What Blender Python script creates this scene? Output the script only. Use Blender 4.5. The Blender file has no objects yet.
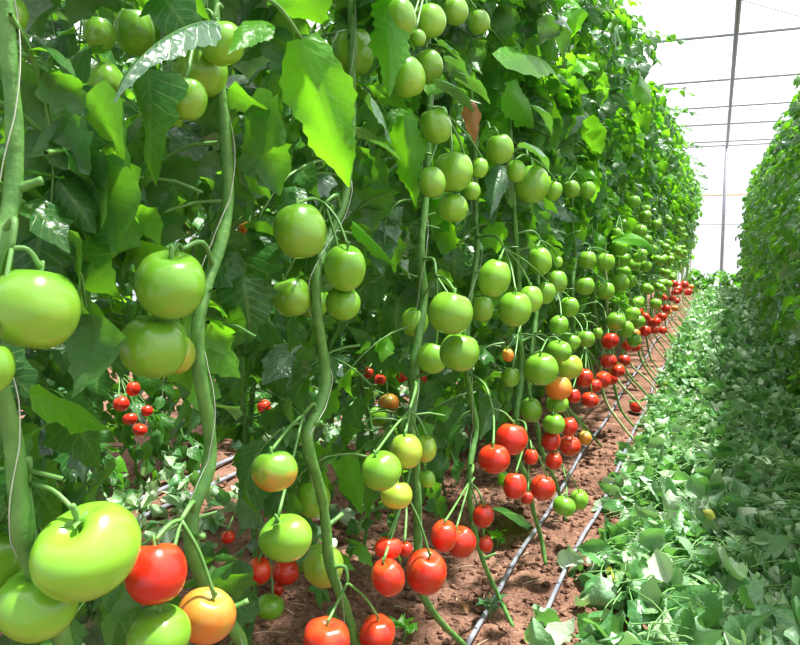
import bpy, math, random
import numpy as np
from mathutils import Vector, Matrix, noise

rng = random.Random(11)
SC = bpy.context.scene
COL = SC.collection
PI = math.pi

# ------------------------------------------------------------------ camera
FPX = 760.0
CAM = Vector((0, 0, 1.2))
YAW = math.atan(0.4175)
PIT = math.atan(0.102)
FWD = Vector((-math.sin(YAW) * math.cos(PIT), math.cos(YAW) * math.cos(PIT), -math.sin(PIT)))
RGT = Vector((math.cos(YAW), math.sin(YAW), 0))
UPV = RGT.cross(FWD)
cd = bpy.data.cameras.new('camera')
cam = bpy.data.objects.new('camera', cd)
COL.objects.link(cam)
cam.matrix_world = Matrix(((RGT.x, UPV.x, -FWD.x, CAM.x), (RGT.y, UPV.y, -FWD.y, CAM.y), (RGT.z, UPV.z, -FWD.z, CAM.z), (0, 0, 0, 1)))
cd.sensor_width = 36
cd.lens = FPX * 36 / 800
cd.clip_start = 0.02
cd.clip_end = 200
SC.camera = cam


def ray(u, v):
    return RGT * ((u - 400) / FPX) + UPV * (-(v - 322.5) / FPX) + FWD


def onx(u, v, X):            # point of that sight line on the vertical plane x = X
    r = ray(u, v)
    return CAM + r * ((X - CAM.x) / r.x)


def ond(u, v, d):
    return CAM + ray(u, v) * d


def ong(u, v, z=0.0):        # ... on the ground
    r = ray(u, v)
    return CAM + r * ((z - CAM.z) / r.z)


def depth(p):
    return (p - CAM).dot(FWD)


def proj(p):
    q = p - CAM
    d = q.dot(FWD)
    return 400 + FPX * q.dot(RGT) / d, 322.5 - FPX * q.dot(UPV) / d, d


# ------------------------------------------------------------------ materials
def new_mat(name):
    m = bpy.data.materials.new(name)
    m.use_nodes = True
    nt = m.node_tree
    nt.nodes.clear()
    out = nt.nodes.new('ShaderNodeOutputMaterial')
    return m, nt, out


def N(nt, kind, **kw):
    n = nt.nodes.new(kind)
    for k, v in kw.items():
        if k.startswith('i_'):
            n.inputs[k[2:].replace('_', ' ')].default_value = v
        else:
            setattr(n, k, v)
    return n


def ramp(nt, stops):
    n = nt.nodes.new('ShaderNodeValToRGB')
    e = n.color_ramp.elements
    while len(e) < len(stops):
        e.new(0.5)
    for x, (p, c) in zip(e, stops):
        x.position = p
        x.color = (*c, 1)
    return n


def mix(nt, a, b, fac, blend='MIX'):
    n = nt.nodes.new('ShaderNodeMix')
    n.data_type = 'RGBA'
    n.blend_type = blend
    for sock, val in ((n.inputs['A'], a), (n.inputs['B'], b), (n.inputs['Factor'], fac)):
        if hasattr(val, 'links') or hasattr(val, 'is_linked'):
            nt.links.new(val, sock)
        elif isinstance(val, (int, float)):
            sock.default_value = val
        else:
            sock.default_value = (*val, 1)
    return n.outputs['Result']


def leaf_mat(name, c1, c2, back, trans, tw=0.42, rough=0.36, vein=(0.3, 0.5, 0.12), spec=0.5):
    m, nt, out = new_mat(name)
    L = nt.links.new
    uv = N(nt, 'ShaderNodeUVMap')
    sep = N(nt, 'ShaderNodeSeparateXYZ')
    L(uv.outputs[0], sep.inputs[0])
    ab = N(nt, 'ShaderNodeMath', operation='ABSOLUTE')
    L(sep.outputs[0], ab.inputs[0])
    # midrib
    mid = N(nt, 'ShaderNodeMath', operation='LESS_THAN')
    mid.inputs[1].default_value = 0.07
    L(ab.outputs[0], mid.inputs[0])
    # side veins: v - 0.25|u|
    k = N(nt, 'ShaderNodeMath', operation='MULTIPLY_ADD')
    k.inputs[1].default_value = -0.22
    L(ab.outputs[0], k.inputs[0])
    L(sep.outputs[1], k.inputs[2])
    s = N(nt, 'ShaderNodeMath', operation='MULTIPLY')
    s.inputs[1].default_value = 50.0
    L(k.outputs[0], s.inputs[0])
    sn = N(nt, 'ShaderNodeMath', operation='SINE')
    L(s.outputs[0], sn.inputs[0])
    sv = N(nt, 'ShaderNodeMapRange')
    sv.inputs['From Min'].default_value = 0.8
    sv.inputs['From Max'].default_value = 1.0
    L(sn.outputs[0], sv.inputs['Value'])
    vf = N(nt, 'ShaderNodeMath', operation='MAXIMUM')
    L(mid.outputs[0], vf.inputs[0])
    L(sv.outputs[0], vf.inputs[1])
    vm = N(nt, 'ShaderNodeMath', operation='MULTIPLY')
    vm.inputs[1].default_value = 0.22
    L(vf.outputs[0], vm.inputs[0])
    tc = N(nt, 'ShaderNodeTexCoord')
    no = N(nt, 'ShaderNodeTexNoise')
    no.inputs['Scale'].default_value = 9.0
    no.inputs['Detail'].default_value = 3.0
    L(tc.outputs['Object'], no.inputs['Vector'])
    mr = N(nt, 'ShaderNodeMapRange')
    mr.inputs['From Min'].default_value = 0.35
    mr.inputs['From Max'].default_value = 0.65
    L(no.outputs[0], mr.inputs['Value'])
    col = mix(nt, c1, c2, mr.outputs[0])
    col = mix(nt, col, vein, vm.outputs[0])
    geo = N(nt, 'ShaderNodeNewGeometry')
    col = mix(nt, col, back, geo.outputs['Backfacing'])
    bmp = N(nt, 'ShaderNodeBump')
    bmp.inputs['Strength'].default_value = 0.22
    bmp.inputs['Distance'].default_value = 0.004
    n2 = N(nt, 'ShaderNodeTexNoise')
    n2.inputs['Scale'].default_value = 75.0
    n2.inputs['Detail'].default_value = 1.0
    L(tc.outputs['Object'], n2.inputs['Vector'])
    hh = N(nt, 'ShaderNodeMath', operation='MULTIPLY_ADD')
    hh.inputs[1].default_value = 5.0
    L(n2.outputs[0], hh.inputs[0])
    L(vf.outputs[0], hh.inputs[2])
    L(hh.outputs[0], bmp.inputs['Height'])
    p = N(nt, 'ShaderNodeBsdfPrincipled')
    p.inputs['Roughness'].default_value = rough
    p.inputs['Specular IOR Level'].default_value = spec
    L(col, p.inputs['Base Color'])
    L(bmp.outputs[0], p.inputs['Normal'])
    t = N(nt, 'ShaderNodeBsdfTranslucent')
    tcx = mix(nt, trans, tuple(x * 0.6 for x in trans), mr.outputs[0])
    tcx = mix(nt, tcx, tuple(x * 0.4 for x in trans), vm.outputs[0])
    L(tcx, t.inputs['Color'])
    ms = N(nt, 'ShaderNodeMixShader')
    ms.inputs[0].default_value = tw
    L(p.outputs[0], ms.inputs[1])
    L(t.outputs[0], ms.inputs[2])
    L(ms.outputs[0], out.inputs[0])
    return m


def simple_mat(name, c1, c2=None, rough=0.5, scale=20.0, bump=0.0, spec=0.5, metal=0.0, detail=4.0):
    m, nt, out = new_mat(name)
    p = N(nt, 'ShaderNodeBsdfPrincipled')
    p.inputs['Roughness'].default_value = rough
    p.inputs['Specular IOR Level'].default_value = spec
    p.inputs['Metallic'].default_value = metal
    tc = N(nt, 'ShaderNodeTexCoord')
    no = N(nt, 'ShaderNodeTexNoise')
    no.inputs['Scale'].default_value = scale
    no.inputs['Detail'].default_value = detail
    nt.links.new(tc.outputs['Object'], no.inputs['Vector'])
    r = ramp(nt, [(0.35, c1), (0.65, c2 or c1)])
    nt.links.new(no.outputs[0], r.inputs[0])
    nt.links.new(r.outputs[0], p.inputs['Base Color'])
    if bump:
        b = N(nt, 'ShaderNodeBump')
        b.inputs['Strength'].default_value = bump
        b.inputs['Distance'].default_value = 0.02
        nt.links.new(no.outputs[0], b.inputs['Height'])
        nt.links.new(b.outputs[0], p.inputs['Normal'])
    nt.links.new(p.outputs[0], out.inputs[0])
    return m


def tomato_mat(name, stops, rough=0.27, mottling=0.12):
    """ripeness runs from the shoulders (1) to the blossom end (0) of each fruit"""
    m, nt, out = new_mat(name)
    L = nt.links.new
    tc = N(nt, 'ShaderNodeTexCoord')
    sep = N(nt, 'ShaderNodeSeparateXYZ')
    L(tc.outputs['Object'], sep.inputs[0])
    no = N(nt, 'ShaderNodeTexNoise')
    no.inputs['Scale'].default_value = 1.3
    no.inputs['Detail'].default_value = 2.0
    oi = N(nt, 'ShaderNodeObjectInfo')
    ad = N(nt, 'ShaderNodeVectorMath', operation='ADD')
    sc = N(nt, 'ShaderNodeVectorMath', operation='SCALE')
    sc.inputs['Scale'].default_value = 1.0
    cmb = N(nt, 'ShaderNodeCombineXYZ')
    mu = N(nt, 'ShaderNodeMath', operation='MULTIPLY')
    mu.inputs[1].default_value = 31.0
    L(oi.outputs['Random'], mu.inputs[0])
    for i in range(3):
        L(mu.outputs[0], cmb.inputs[i])
    L(tc.outputs['Object'], ad.inputs[0])
    L(cmb.outputs[0], ad.inputs[1])
    L(ad.outputs[0], no.inputs['Vector'])
    a = N(nt, 'ShaderNodeMath', operation='MULTIPLY_ADD')
    a.inputs[1].default_value = 0.5
    a.inputs[2].default_value = 0.5
    L(sep.outputs[2], a.inputs[0])
    b = N(nt, 'ShaderNodeMath', operation='MULTIPLY_ADD')
    b.inputs[1].default_value = 0.9
    L(no.outputs[0], b.inputs[0])
    L(a.outputs[0], b.inputs[2])
    c = N(nt, 'ShaderNodeMath', operation='SUBTRACT')
    c.inputs[1].default_value = 0.45
    L(b.outputs[0], c.inputs[0])
    r = ramp(nt, stops)
    L(c.outputs[0], r.inputs[0])
    hsv = N(nt, 'ShaderNodeHueSaturation')
    v = N(nt, 'ShaderNodeMapRange')
    v.inputs['To Min'].default_value = 0.82
    v.inputs['To Max'].default_value = 1.12
    L(oi.outputs['Random'], v.inputs['Value'])
    L(v.outputs[0], hsv.inputs['Value'])
    L(r.outputs[0], hsv.inputs['Color'])
    p = N(nt, 'ShaderNodeBsdfPrincipled')
    p.inputs['Roughness'].default_value = rough
    p.inputs['Specular IOR Level'].default_value = 0.5
    p.inputs['Coat Weight'].default_value = 0.3
    p.inputs['Coat Roughness'].default_value = 0.12
    L(hsv.outputs[0], p.inputs['Base Color'])
    L(p.outputs[0], out.inputs[0])
    return m


def film_mat():
    m, nt, out = new_mat('greenhouse_film')
    t = N(nt, 'ShaderNodeBsdfTransparent')
    t.inputs[0].default_value = (0.97, 0.98, 1.0, 1)
    d = N(nt, 'ShaderNodeBsdfTranslucent')
    d.inputs[0].default_value = (0.95, 0.96, 1.0, 1)
    ms = N(nt, 'ShaderNodeMixShader')
    ms.inputs[0].default_value = 0.25
    nt.links.new(t.outputs[0], ms.inputs[1])
    nt.links.new(d.outputs[0], ms.inputs[2])
    nt.links.new(ms.outputs[0], out.inputs[0])
    return m


M = {}
M['leaf'] = leaf_mat('vine_leaf', (0.014, 0.072, 0.016), (0.032, 0.14, 0.022), (0.06, 0.16, 0.045), (0.26, 0.74, 0.02), tw=0.31, rough=0.33, spec=0.4)
M['leaf_bright'] = leaf_mat('lit_or_young_leaf', (0.07, 0.28, 0.015), (0.12, 0.40, 0.02), (0.14, 0.36, 0.05), (0.32, 0.88, 0.02), tw=0.5)  # lit copy of the vine leaf: backlight put into the colour; sprouts use it too
M['leaf_grey'] = leaf_mat('waxy_leaf', (0.035, 0.115, 0.05), (0.07, 0.18, 0.08), (0.17, 0.28, 0.16), (0.20, 0.55, 0.04), tw=0.22, rough=0.26, spec=0.9)
M['litter'] = leaf_mat('cut_leaf', (0.045, 0.17, 0.052), (0.11, 0.30, 0.09), (0.23, 0.40, 0.21), (0.24, 0.62, 0.09), tw=0.30, rough=0.33, spec=0.7)
M['litter_pale'] = leaf_mat('cut_leaf_pale', (0.22, 0.40, 0.17), (0.36, 0.53, 0.29), (0.46, 0.58, 0.40), (0.3, 0.6, 0.15), tw=0.25, rough=0.4)
M['yellow_leaf'] = leaf_mat('yellowed_leaf', (0.42, 0.44, 0.07), (0.36, 0.42, 0.06), (0.42, 0.45, 0.15), (0.6, 0.6, 0.05), tw=0.35)
M['dry'] = leaf_mat('dried_leaf', (0.20, 0.10, 0.04), (0.33, 0.17, 0.07), (0.30, 0.16, 0.08), (0.4, 0.2, 0.05), tw=0.2, rough=0.7, vein=(0.16, 0.08, 0.03))
M['stem'] = simple_mat('vine_stem', (0.060, 0.19, 0.030), (0.12, 0.29, 0.055), rough=0.5, scale=35, bump=0.25)
M['stalk'] = simple_mat('leaf_stalk', (0.085, 0.23, 0.045), (0.14, 0.31, 0.07), rough=0.5, scale=30)
M['oldstem'] = simple_mat('stripped_stem', (0.24, 0.33, 0.13), (0.36, 0.42, 0.19), rough=0.6, scale=30, bump=0.2)
M['G'] = tomato_mat('green_tomato', [(0.0, (0.28, 0.48, 0.045)), (0.5, (0.19, 0.42, 0.027)), (1.0, (0.14, 0.37, 0.023))])
M['Y'] = tomato_mat('turning_tomato', [(0.0, (0.56, 0.38, 0.045)), (0.45, (0.34, 0.44, 0.04)), (1.0, (0.19, 0.38, 0.03))])
M['B'] = tomato_mat('blushing_tomato', [(0.0, (0.75, 0.22, 0.03)), (0.33, (0.42, 0.34, 0.04)), (0.55, (0.18, 0.37, 0.03)), (1.0, (0.12, 0.33, 0.022))])
M['O'] = tomato_mat('orange_tomato', [(0.0, (0.74, 0.13, 0.018)), (0.55, (0.70, 0.21, 0.025)), (1.0, (0.42, 0.33, 0.05))])
M['R'] = tomato_mat('red_tomato', [(0.0, (0.58, 0.014, 0.008)), (0.7, (0.62, 0.024, 0.008)), (1.0, (0.70, 0.065, 0.012))])
M['calyx'] = simple_mat('calyx_green', (0.09, 0.24, 0.04), (0.17, 0.36, 0.08), rough=0.6, scale=4)
M['straw'] = simple_mat('dry_straw', (0.45, 0.36, 0.22), (0.55, 0.46, 0.30), rough=0.8, scale=40)
M['twine'] = simple_mat('white_twine', (0.58, 0.62, 0.52), (0.46, 0.5, 0.4), rough=0.7, scale=60)
M['pipe'] = simple_mat('grey_poly_pipe', (0.16, 0.17, 0.20), (0.25, 0.26, 0.30), rough=0.35, scale=14)
M['steel'] = simple_mat('galvanised_steel', (0.10, 0.125, 0.15), (0.14, 0.17, 0.20), rough=0.5, scale=8)
M['steel_light'] = simple_mat('pale_steel', (0.20, 0.215, 0.245), (0.26, 0.275, 0.31), rough=0.5, scale=8)
M['wood'] = simple_mat('pale_timber', (0.75, 0.58, 0.38), (0.8, 0.66, 0.46), rough=0.6, scale=8)
M['film'] = film_mat()


def soil_mat():
    m, nt, out = new_mat('red_soil')
    L = nt.links.new
    tc = N(nt, 'ShaderNodeTexCoord')
    n1 = N(nt, 'ShaderNodeTexNoise')
    n1.inputs['Scale'].default_value = 5
    n1.inputs['Detail'].default_value = 8
    n2 = N(nt, 'ShaderNodeTexNoise')
    n2.inputs['Scale'].default_value = 70
    n2.inputs['Detail'].default_value = 6
    L(tc.outputs['Object'], n1.inputs['Vector'])
    L(tc.outputs['Object'], n2.inputs['Vector'])
    r1 = ramp(nt, [(0.3, (0.13, 0.066, 0.044)), (0.7, (0.31, 0.175, 0.12))])
    L(n1.outputs[0], r1.inputs[0])
    r2 = ramp(nt, [(0.3, (0.55, 0.5, 0.48)), (0.62, (1, 1, 1)), (0.72, (1.6, 1.5, 1.4))])
    L(n2.outputs[0], r2.inputs[0])
    col = mix(nt, r1.outputs[0], r2.outputs[0], 1.0, 'MULTIPLY')
    b = N(nt, 'ShaderNodeBump')
    b.inputs['Strength'].default_value = 0.9
    b.inputs['Distance'].default_value = 0.02
    L(n2.outputs[0], b.inputs['Height'])
    p = N(nt, 'ShaderNodeBsdfPrincipled')
    p.inputs['Roughness'].default_value = 0.95
    p.inputs['Specular IOR Level'].default_value = 0.1
    L(col, p.inputs['Base Color'])
    L(b.outputs[0], p.inputs['Normal'])
    L(p.outputs[0], out.inputs[0])
    return m


M['soil'] = soil_mat()


# ------------------------------------------------------------------ object helpers
def link(name, me, parent=None):
    o = bpy.data.objects.new(name, me)
    COL.objects.link(o)
    if parent is not None:
        o.parent = parent
    return o


def tag(o, label, cat, group=None, kind=None):
    o['label'] = label
    o['category'] = cat
    if group:
        o['group'] = group
    if kind:
        o['kind'] = kind
    return o


def empty(name, loc, label, cat, group=None):
    o = bpy.data.objects.new(name, None)
    o.empty_display_size = 0.05
    COL.objects.link(o)
    o.location = loc
    return tag(o, label, cat, group)


class MB:
    """collects vertices, quads, uvs and material slots for ONE mesh"""
    def __init__(self):
        self.v, self.f, self.uv, self.mi, self.n = [], [], [], [], 0

    def add(self, v, f, uv=None, mi=0):
        v = np.asarray(v, dtype=np.float32)
        f = np.asarray(f, dtype=np.int32)
        if uv is None:
            uv = np.zeros((len(v), 2), dtype=np.float32)
            uv[:, 0] = 0.5
        self.v.append(v)
        self.f.append(f + self.n)
        self.uv.append(uv)
        self.mi.append(np.full(len(f), mi, dtype=np.int32))
        self.n += len(v)

    def tube(self, pts, rad, sides=8, mi=0, cap=True, bumps=0.0, sub=3, smooth=True):
        pts = [Vector(p) for p in pts]
        if not hasattr(rad, '__len__'):
            rad = [rad] * len(pts)
        if smooth and len(pts) > 2:
            P, R = [], []
            for i in range(len(pts) - 1):
                p0, p1, p2, p3 = pts[max(i - 1, 0)], pts[i], pts[i + 1], pts[min(i + 2, len(pts) - 1)]
                for k in range(sub):
                    t = k / sub
                    P.append(0.5 * ((2 * p1) + (p2 - p0) * t + (2 * p0 - 5 * p1 + 4 * p2 - p3) * t * t + (3 * p1 - p0 - 3 * p2 + p3) * t ** 3))
                    R.append(rad[i] * (1 - t) + rad[i + 1] * t)
            P.append(pts[-1])
            R.append(rad[-1])
        else:
            P, R = pts, list(rad)
        vs, fs = [], []
        ref = Vector((0.31, 0.87, 0.22))
        prev = None
        for i, p in enumerate(P):
            d = (P[min(i + 1, len(P) - 1)] - P[max(i - 1, 0)])
            d = d.normalized() if d.length > 1e-9 else Vector((0, 0, 1))
            a = (ref if prev is None else prev)
            a = a - d * a.dot(d)
            if a.length < 1e-4:
                a = Vector((1, 0, 0)) - d * d.x
            a.normalize()
            prev = a
            b = d.cross(a)
            rr = R[i] * (1 + bumps * (noise.noise(p * 23.0)))
            for k in range(sides):
                th = 2 * PI * k / sides
                q = p + (a * math.cos(th) + b * math.sin(th)) * rr
                vs.append(q[:])
        n = len(P)
        for i in range(n - 1):
            for k in range(sides):
                k2 = (k + 1) % sides
                fs.append((i * sides + k, i * sides + k2, (i + 1) * sides + k2, (i + 1) * sides + k))
        if cap:
            c0, c1 = len(vs), len(vs) + 1
            vs.append(P[0][:])
            vs.append(P[-1][:])
            for k in range(0, sides, 2):
                k2, k3 = (k + 1) % sides, (k + 2) % sides
                fs.append((c0, k3, k2, k))
                o = (n - 1) * sides
                fs.append((c1, o + k, o + k2, o + k3))
        self.add(vs, fs, None, mi)
        return P

    def mesh(self, name, mats, offset=None, smooth=True):
        me = bpy.data.meshes.new(name)
        v = np.concatenate(self.v)
        if offset is not None:
            v = v - np.array(offset, dtype=np.float32)
        f = np.concatenate(self.f)
        uv = np.concatenate(self.uv)
        mi = np.concatenate(self.mi)
        me.vertices.add(len(v))
        me.vertices.foreach_set('co', v.ravel())
        me.loops.add(f.size)
        me.loops.foreach_set('vertex_index', f.ravel())
        me.polygons.add(len(f))
        me.polygons.foreach_set('loop_start', np.arange(0, f.size, 4, dtype=np.int32))
        me.polygons.foreach_set('loop_total', np.full(len(f), 4, dtype=np.int32))
        me.polygons.foreach_set('material_index', mi)
        me.polygons.foreach_set('use_smooth', np.full(len(f), smooth))
        lay = me.uv_layers.new(name='UVMap')
        lay.data.foreach_set('uv', uv[f.ravel()].ravel())
        for m in mats:
            me.materials.append(m)
        me.update(calc_edges=True)
        me.validate()
        return me

    def build(self, name, mats, parent=None, offset=None, smooth=True):
        return link(name, self.mesh(name, mats if isinstance(mats, (list, tuple)) else [mats], offset, smooth), parent)


# ------------------------------------------------------------------ leaflets
def leaf_template(nl, nw, width, bend, fold, wave, teeth, seed, twist=0.0):
    r = random.Random(seed)
    vs, uv, fs = [], [], []
    ph = r.uniform(0, 6)
    y = z = 0.0
    ang = 0.15
    lob = [r.uniform(0.75, 1.25) for _ in range(nl + 1)]
    for i in range(nl + 1):
        t = i / nl
        if i:
            y += math.cos(ang) / nl
            z += math.sin(ang) / nl
        ang = 0.15 - bend * t + 0.25 * math.sin(ph + 5 * t) * wave * 3
        w = width * (math.sin(PI * min(1, t ** 0.70)) ** 0.9) * (1.2 - 0.42 * t) if 0 < t < 1 else 0.006
        for j in range(-nw, nw + 1):
            s = j / nw
            e = 1.0
            if abs(s) > 0.6 and 0 < t < 1:
                e = (1 + teeth * 0.55 * (1 if (i % 2) else -1) * lob[i]) * (1 + teeth * 1.1 * math.sin(t * 17 + ph + (s > 0) * 1.7))
            x = s * w * e
            zz = z + fold * abs(x) + wave * 0.5 * math.sin(ph + 9 * t + 2 * s) * abs(s) * w * 2 - 0.8 * bend * 0.25 * x * x / max(width, 1e-3)
            yy = y - (abs(s) ** 2) * 0.05 * (1 - t) * (1 if t > 0 else 0)
            tw = twist * t
            vs.append((x * math.cos(tw) - (zz - z) * math.sin(tw), yy, z + x * math.sin(tw) + (zz - z) * math.cos(tw)))
            uv.append((s, t))
    c = 2 * nw + 1
    for i in range(nl):
        for j in range(2 * nw):
            a = i * c + j
            fs.append((a, a + 1, a + c + 1, a + c))
    return np.array(vs, np.float32), np.array(fs, np.int32), np.array(uv, np.float32)


HI = [leaf_template(10, 2, 0.30 + 0.05 * (k % 3), 0.5 + 0.25 * (k % 4), [-0.25, 0.2, -0.4, 0.35][k % 4], 0.2, 0.14, k, (-0.5, 0.0, 0.5)[k % 3]) for k in range(12)]
LO = [leaf_template(5, 1, 0.32, 0.5 + 0.3 * (k % 3), [-0.3, 0.25][k % 2], 0.15, 0.08, k + 40, (-0.4, 0.4)[k % 2]) for k in range(6)]
CURL = [leaf_template(14, 2, 0.25 + 0.04 * (k % 3), (-1.6, 2.1, 0.8, 2.9)[k % 4], [0.9, -1.0, 0.6, -1.3][k % 4], 0.34, 0.055, k + 70, (-1.5, 0.7, 1.8)[k % 3]) for k in range(12)]

SOFT = [leaf_template(14, 3, 0.30 + 0.04 * (k % 3), (0.9, 1.6, 1.2)[k % 3], [-0.5, -0.25, 0.4, -0.7][k % 4], 0.16, 0.05, k + 140, (-0.5, 0.3, 0.8)[k % 3]) for k in range(8)]


def put_leaf(mb, tmpl, pos, d, nrm, length, wscale=1.0, mi=0):
    d = d.normalized()
    s = d.cross(nrm)
    if s.length < 1e-3:
        s = d.cross(Vector((0.3, 0.5, 0.8)))
    s.normalize()
    n = s.cross(d)
    Mx = np.array(((s.x * wscale, d.x, n.x), (s.y * wscale, d.y, n.y), (s.z * wscale, d.z, n.z)), np.float32) * length
    v, f, uv = tmpl
    mb.add(v @ Mx.T + np.array(pos, np.float32), f, uv, mi)


def rot(v, axis, a):
    return Matrix.Rotation(a, 3, axis) @ v


def compound_leaf(mb, P, az, el, L, size, r, tm, keep=None, bright=0.12, droop=1.3, stalk=True, npair=3, mis=(0, 1, 2)):
    """a pinnate tomato leaf: arching stalk with paired leaflets and one at the tip"""
    d = Vector((math.cos(az) * math.cos(el), math.sin(az) * math.cos(el), math.sin(el)))
    side0 = Vector((-math.sin(az), math.cos(az), 0))
    pts = [Vector(P)]
    n = 6
    dirs = [d]
    for i in range(n):
        d = rot(d, side0, droop / n * r.uniform(0.6, 1.4)).normalized()
        pts.append(pts[-1] + d * (L / n))
        dirs.append(d)
    def add_stalk():
        mb.tube(pts, [0.0030, 0.003, 0.0027, 0.0024, 0.002, 0.0016, 0.001], sides=4, mi=3, sub=1, smooth=False, cap=False)
    mi = mis[1] if r.random() < bright else (mis[2] if r.random() < 0.13 else mis[0])
    kept = 0
    spots = [(n, 0, 1.15)]
    for k in range(npair):
        q = [5, 3.6, 2.2, 1.2][k]
        spots += [(q, 1, 0.95 - 0.12 * k), (q - 0.3, -1, 0.95 - 0.12 * k)]
    for q, sd, sc in spots:
        i = min(int(q), n - 1)
        t = q - i
        p = pts[i].lerp(pts[i + 1], t)
        dd = dirs[min(i + 1, n)]
        up = side0.cross(dd) * -1
        if up.z < 0:
            up = -up
        if sd:
            ld = rot(dd, up, sd * r.uniform(0.7, 1.25))
        else:
            ld = dd.copy()
        ld = (ld + Vector((r.uniform(-.25, .25), r.uniform(-.25, .25), r.uniform(-.75, 0.1)))).normalized()
        nr = (up + Vector((r.uniform(-.6, .6), r.uniform(-.6, .6), r.uniform(-.2, .4)))).normalized()
        le = size * sc * r.uniform(0.8, 1.2)
        if keep is not None and not (keep(p + ld * le * 0.5) and keep(p + ld * le * 0.95)):
            continue
        put_leaf(mb, r.choice(tm), p + ld * 0.008, ld, nr, le, r.uniform(0.85, 1.2), mi)
        kept += 1
    if stalk and kept >= 0.6 * len(spots):
        add_stalk()


LEAFMATS = [M['leaf'], M['leaf_bright'], M['leaf_grey'], M['stalk']]


def foliage(seed, n, zlo, zhi, tm, off=Vector((0, 0, 0)), xr=(-9, 9), low=None, keep=None, bright=0.12, size=(0.065, 0.105), Lr=(0.16, 0.30), azf=None):
    r = random.Random(seed)
    mb = MB()
    spans = [(zlo, zhi, n, None)]
    if low:
        spans.append(low)
    for a, b, m, azr in spans:
        for i in range(m):
            z = a + (b - a) * (i + r.random()) / m
            az = r.uniform(0, 2 * PI) if azr is None else r.uniform(*azr)
            P = Vector((r.uniform(-.05, .05), r.uniform(-.07, .07), z))
            L = r.uniform(*Lr)
            hi_x = np.interp(z, [q[0] for q in xr[1]], [q[1] for q in xr[1]]) if isinstance(xr[1], list) else xr[1]
            lo_x = np.interp(z, [q[0] for q in xr[0]], [q[1] for q in xr[0]]) if isinstance(xr[0], list) else xr[0]
            cx = math.cos(az)
            if P.x + cx * L > hi_x:
                P.x = min(P.x, hi_x - 0.02)
                if cx > 0.5 * (hi_x - P.x) / L + 0.2:
                    az = r.choice((-1, 1)) * r.uniform(1.25, 1.7)
                    L *= 0.8
            elif P.x + cx * L < lo_x:
                L *= 0.55
            kf = None if keep is None else (lambda p: keep(p + off))
            compound_leaf(mb, P, az, r.uniform(-0.1, 0.7), L, r.uniform(*size), r, tm, kf, bright, droop=r.uniform(0.8, 1.9))
    return mb


# ------------------------------------------------------------------ tomatoes
def tomato_mesh(name, mat, lobes, amp, ph, heart=0.0, square=0.0, nu=30, nv=18):
    vs, fs = [], []
    for i in range(nv + 1):
        th = PI * i / nv
        for k in range(nu):
            f = 2 * PI * k / nu
            rr = math.sin(th) ** (0.96 - 0.08 * square) if 0 < th < PI else 0.0
            sh = math.exp(-(th / 1.0) ** 2)
            rr *= 1 + amp * sh * math.cos(lobes * f + ph) + 0.35 * amp * math.cos(lobes * f + ph)
            rr *= 1 + 0.05 * math.cos(2 * f + ph * 1.7) + 0.03 * math.cos(f + ph)
            z = math.cos(th)
            z = z * (0.97 if z > 0 else 0.95)
            z -= 0.22 * math.exp(-(th / 0.34) ** 2)
            z += 0.06 * math.exp(-((PI - th) / 0.3) ** 2)
            z -= heart * 0.25 * sh * (1 + math.cos(f - 0.4)) * (0.5 + 0.5 * math.cos(2 * f))
            rr *= 1 - heart * 0.12 * max(0, -math.cos(th))
            vs.append((rr * math.cos(f), rr * math.sin(f), z))
    for i in range(nv):
        for k in range(nu):
            k2 = (k + 1) % nu
            fs.append((i * nu + k, (i + 1) * nu + k, (i + 1) * nu + k2, i * nu + k2))
    mb = MB()
    mb.add(vs, fs)
    return mb.mesh(name, [mat])


TM = {}
for c in 'GYBOR':
    for k, (lo, am, ph, he, sq) in enumerate(((5, 0.03, 0.4, 0, 0), (6, 0.06, 1.3, 0, 0.5), (4, 0.045, 2.2, 0.15, 0.3), (5, 0.02, 3.0, 0, 0.2))):
        TM[c, k] = tomato_mesh('tomato', M[c], lo, am, ph, he, sq)
    TM[c, 'heart'] = tomato_mesh('tomato', M[c], 2, 0.10, 0.9, 0.6, 0.2)


def calyx_mesh():
    mb = MB()
    for k in range(5):
        a = 2 * PI * k / 5 + 0.3
        d = Vector((math.cos(a), math.sin(a), 0.35))
        put_leaf(mb, leaf_template(5, 1, 0.17, 0.9, -0.3, 0.1, 0.0, 90 + k), Vector((math.cos(a) * .03, math.sin(a) * .03, 0.71)), d, Vector((0, 0, 1)), 0.42)
    return mb.mesh('calyx', [M['calyx']])


def stalk_mesh():
    mb = MB()
    mb.tube([(0, 0, 0.66), (0.01, 0, 0.80), (0.03, 0.02, 0.95), (0.05, 0.03, 1.12)], [0.075, 0.06, 0.075, 0.05], sides=6)
    return mb.mesh('stalk', [M['calyx']])


CALYX = calyx_mesh()
STALK = stalk_mesh()
TOMATOES = []     # (centre, radius, u, v, rpx)
CN = {'G': 'green', 'Y': 'yellow-green', 'B': 'blushing green', 'O': 'orange', 'R': 'red'}


def add_tomato(pos, rx, rz, col, label, group, r, var=None, parts=True, tilt=0.3, tocam=0.0):
    o = link('tomato', TM[col, var if var is not None else r.randrange(4)])
    o.location = pos
    o.scale = (rx, rx, rz)
    t = Vector((r.uniform(-tilt, tilt), r.uniform(-tilt, tilt), 1)).normalized()
    if tocam:
        t = (t + (CAM - pos).normalized() * tocam).normalized()
    o.rotation_mode = 'QUATERNION'
    from mathutils import Quaternion
    o.rotation_quaternion = Vector((0, 0, 1)).rotation_difference(t) @ Quaternion((0, 0, 1), r.uniform(0, 6.28))
    tag(o, label, 'tomato', group)
    if parts:
        for nm, me in (('calyx', CALYX), ('stalk', STALK)):
            link(nm, me, o)
    top = pos + t * (rz * 0.95)
    return o, top


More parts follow.
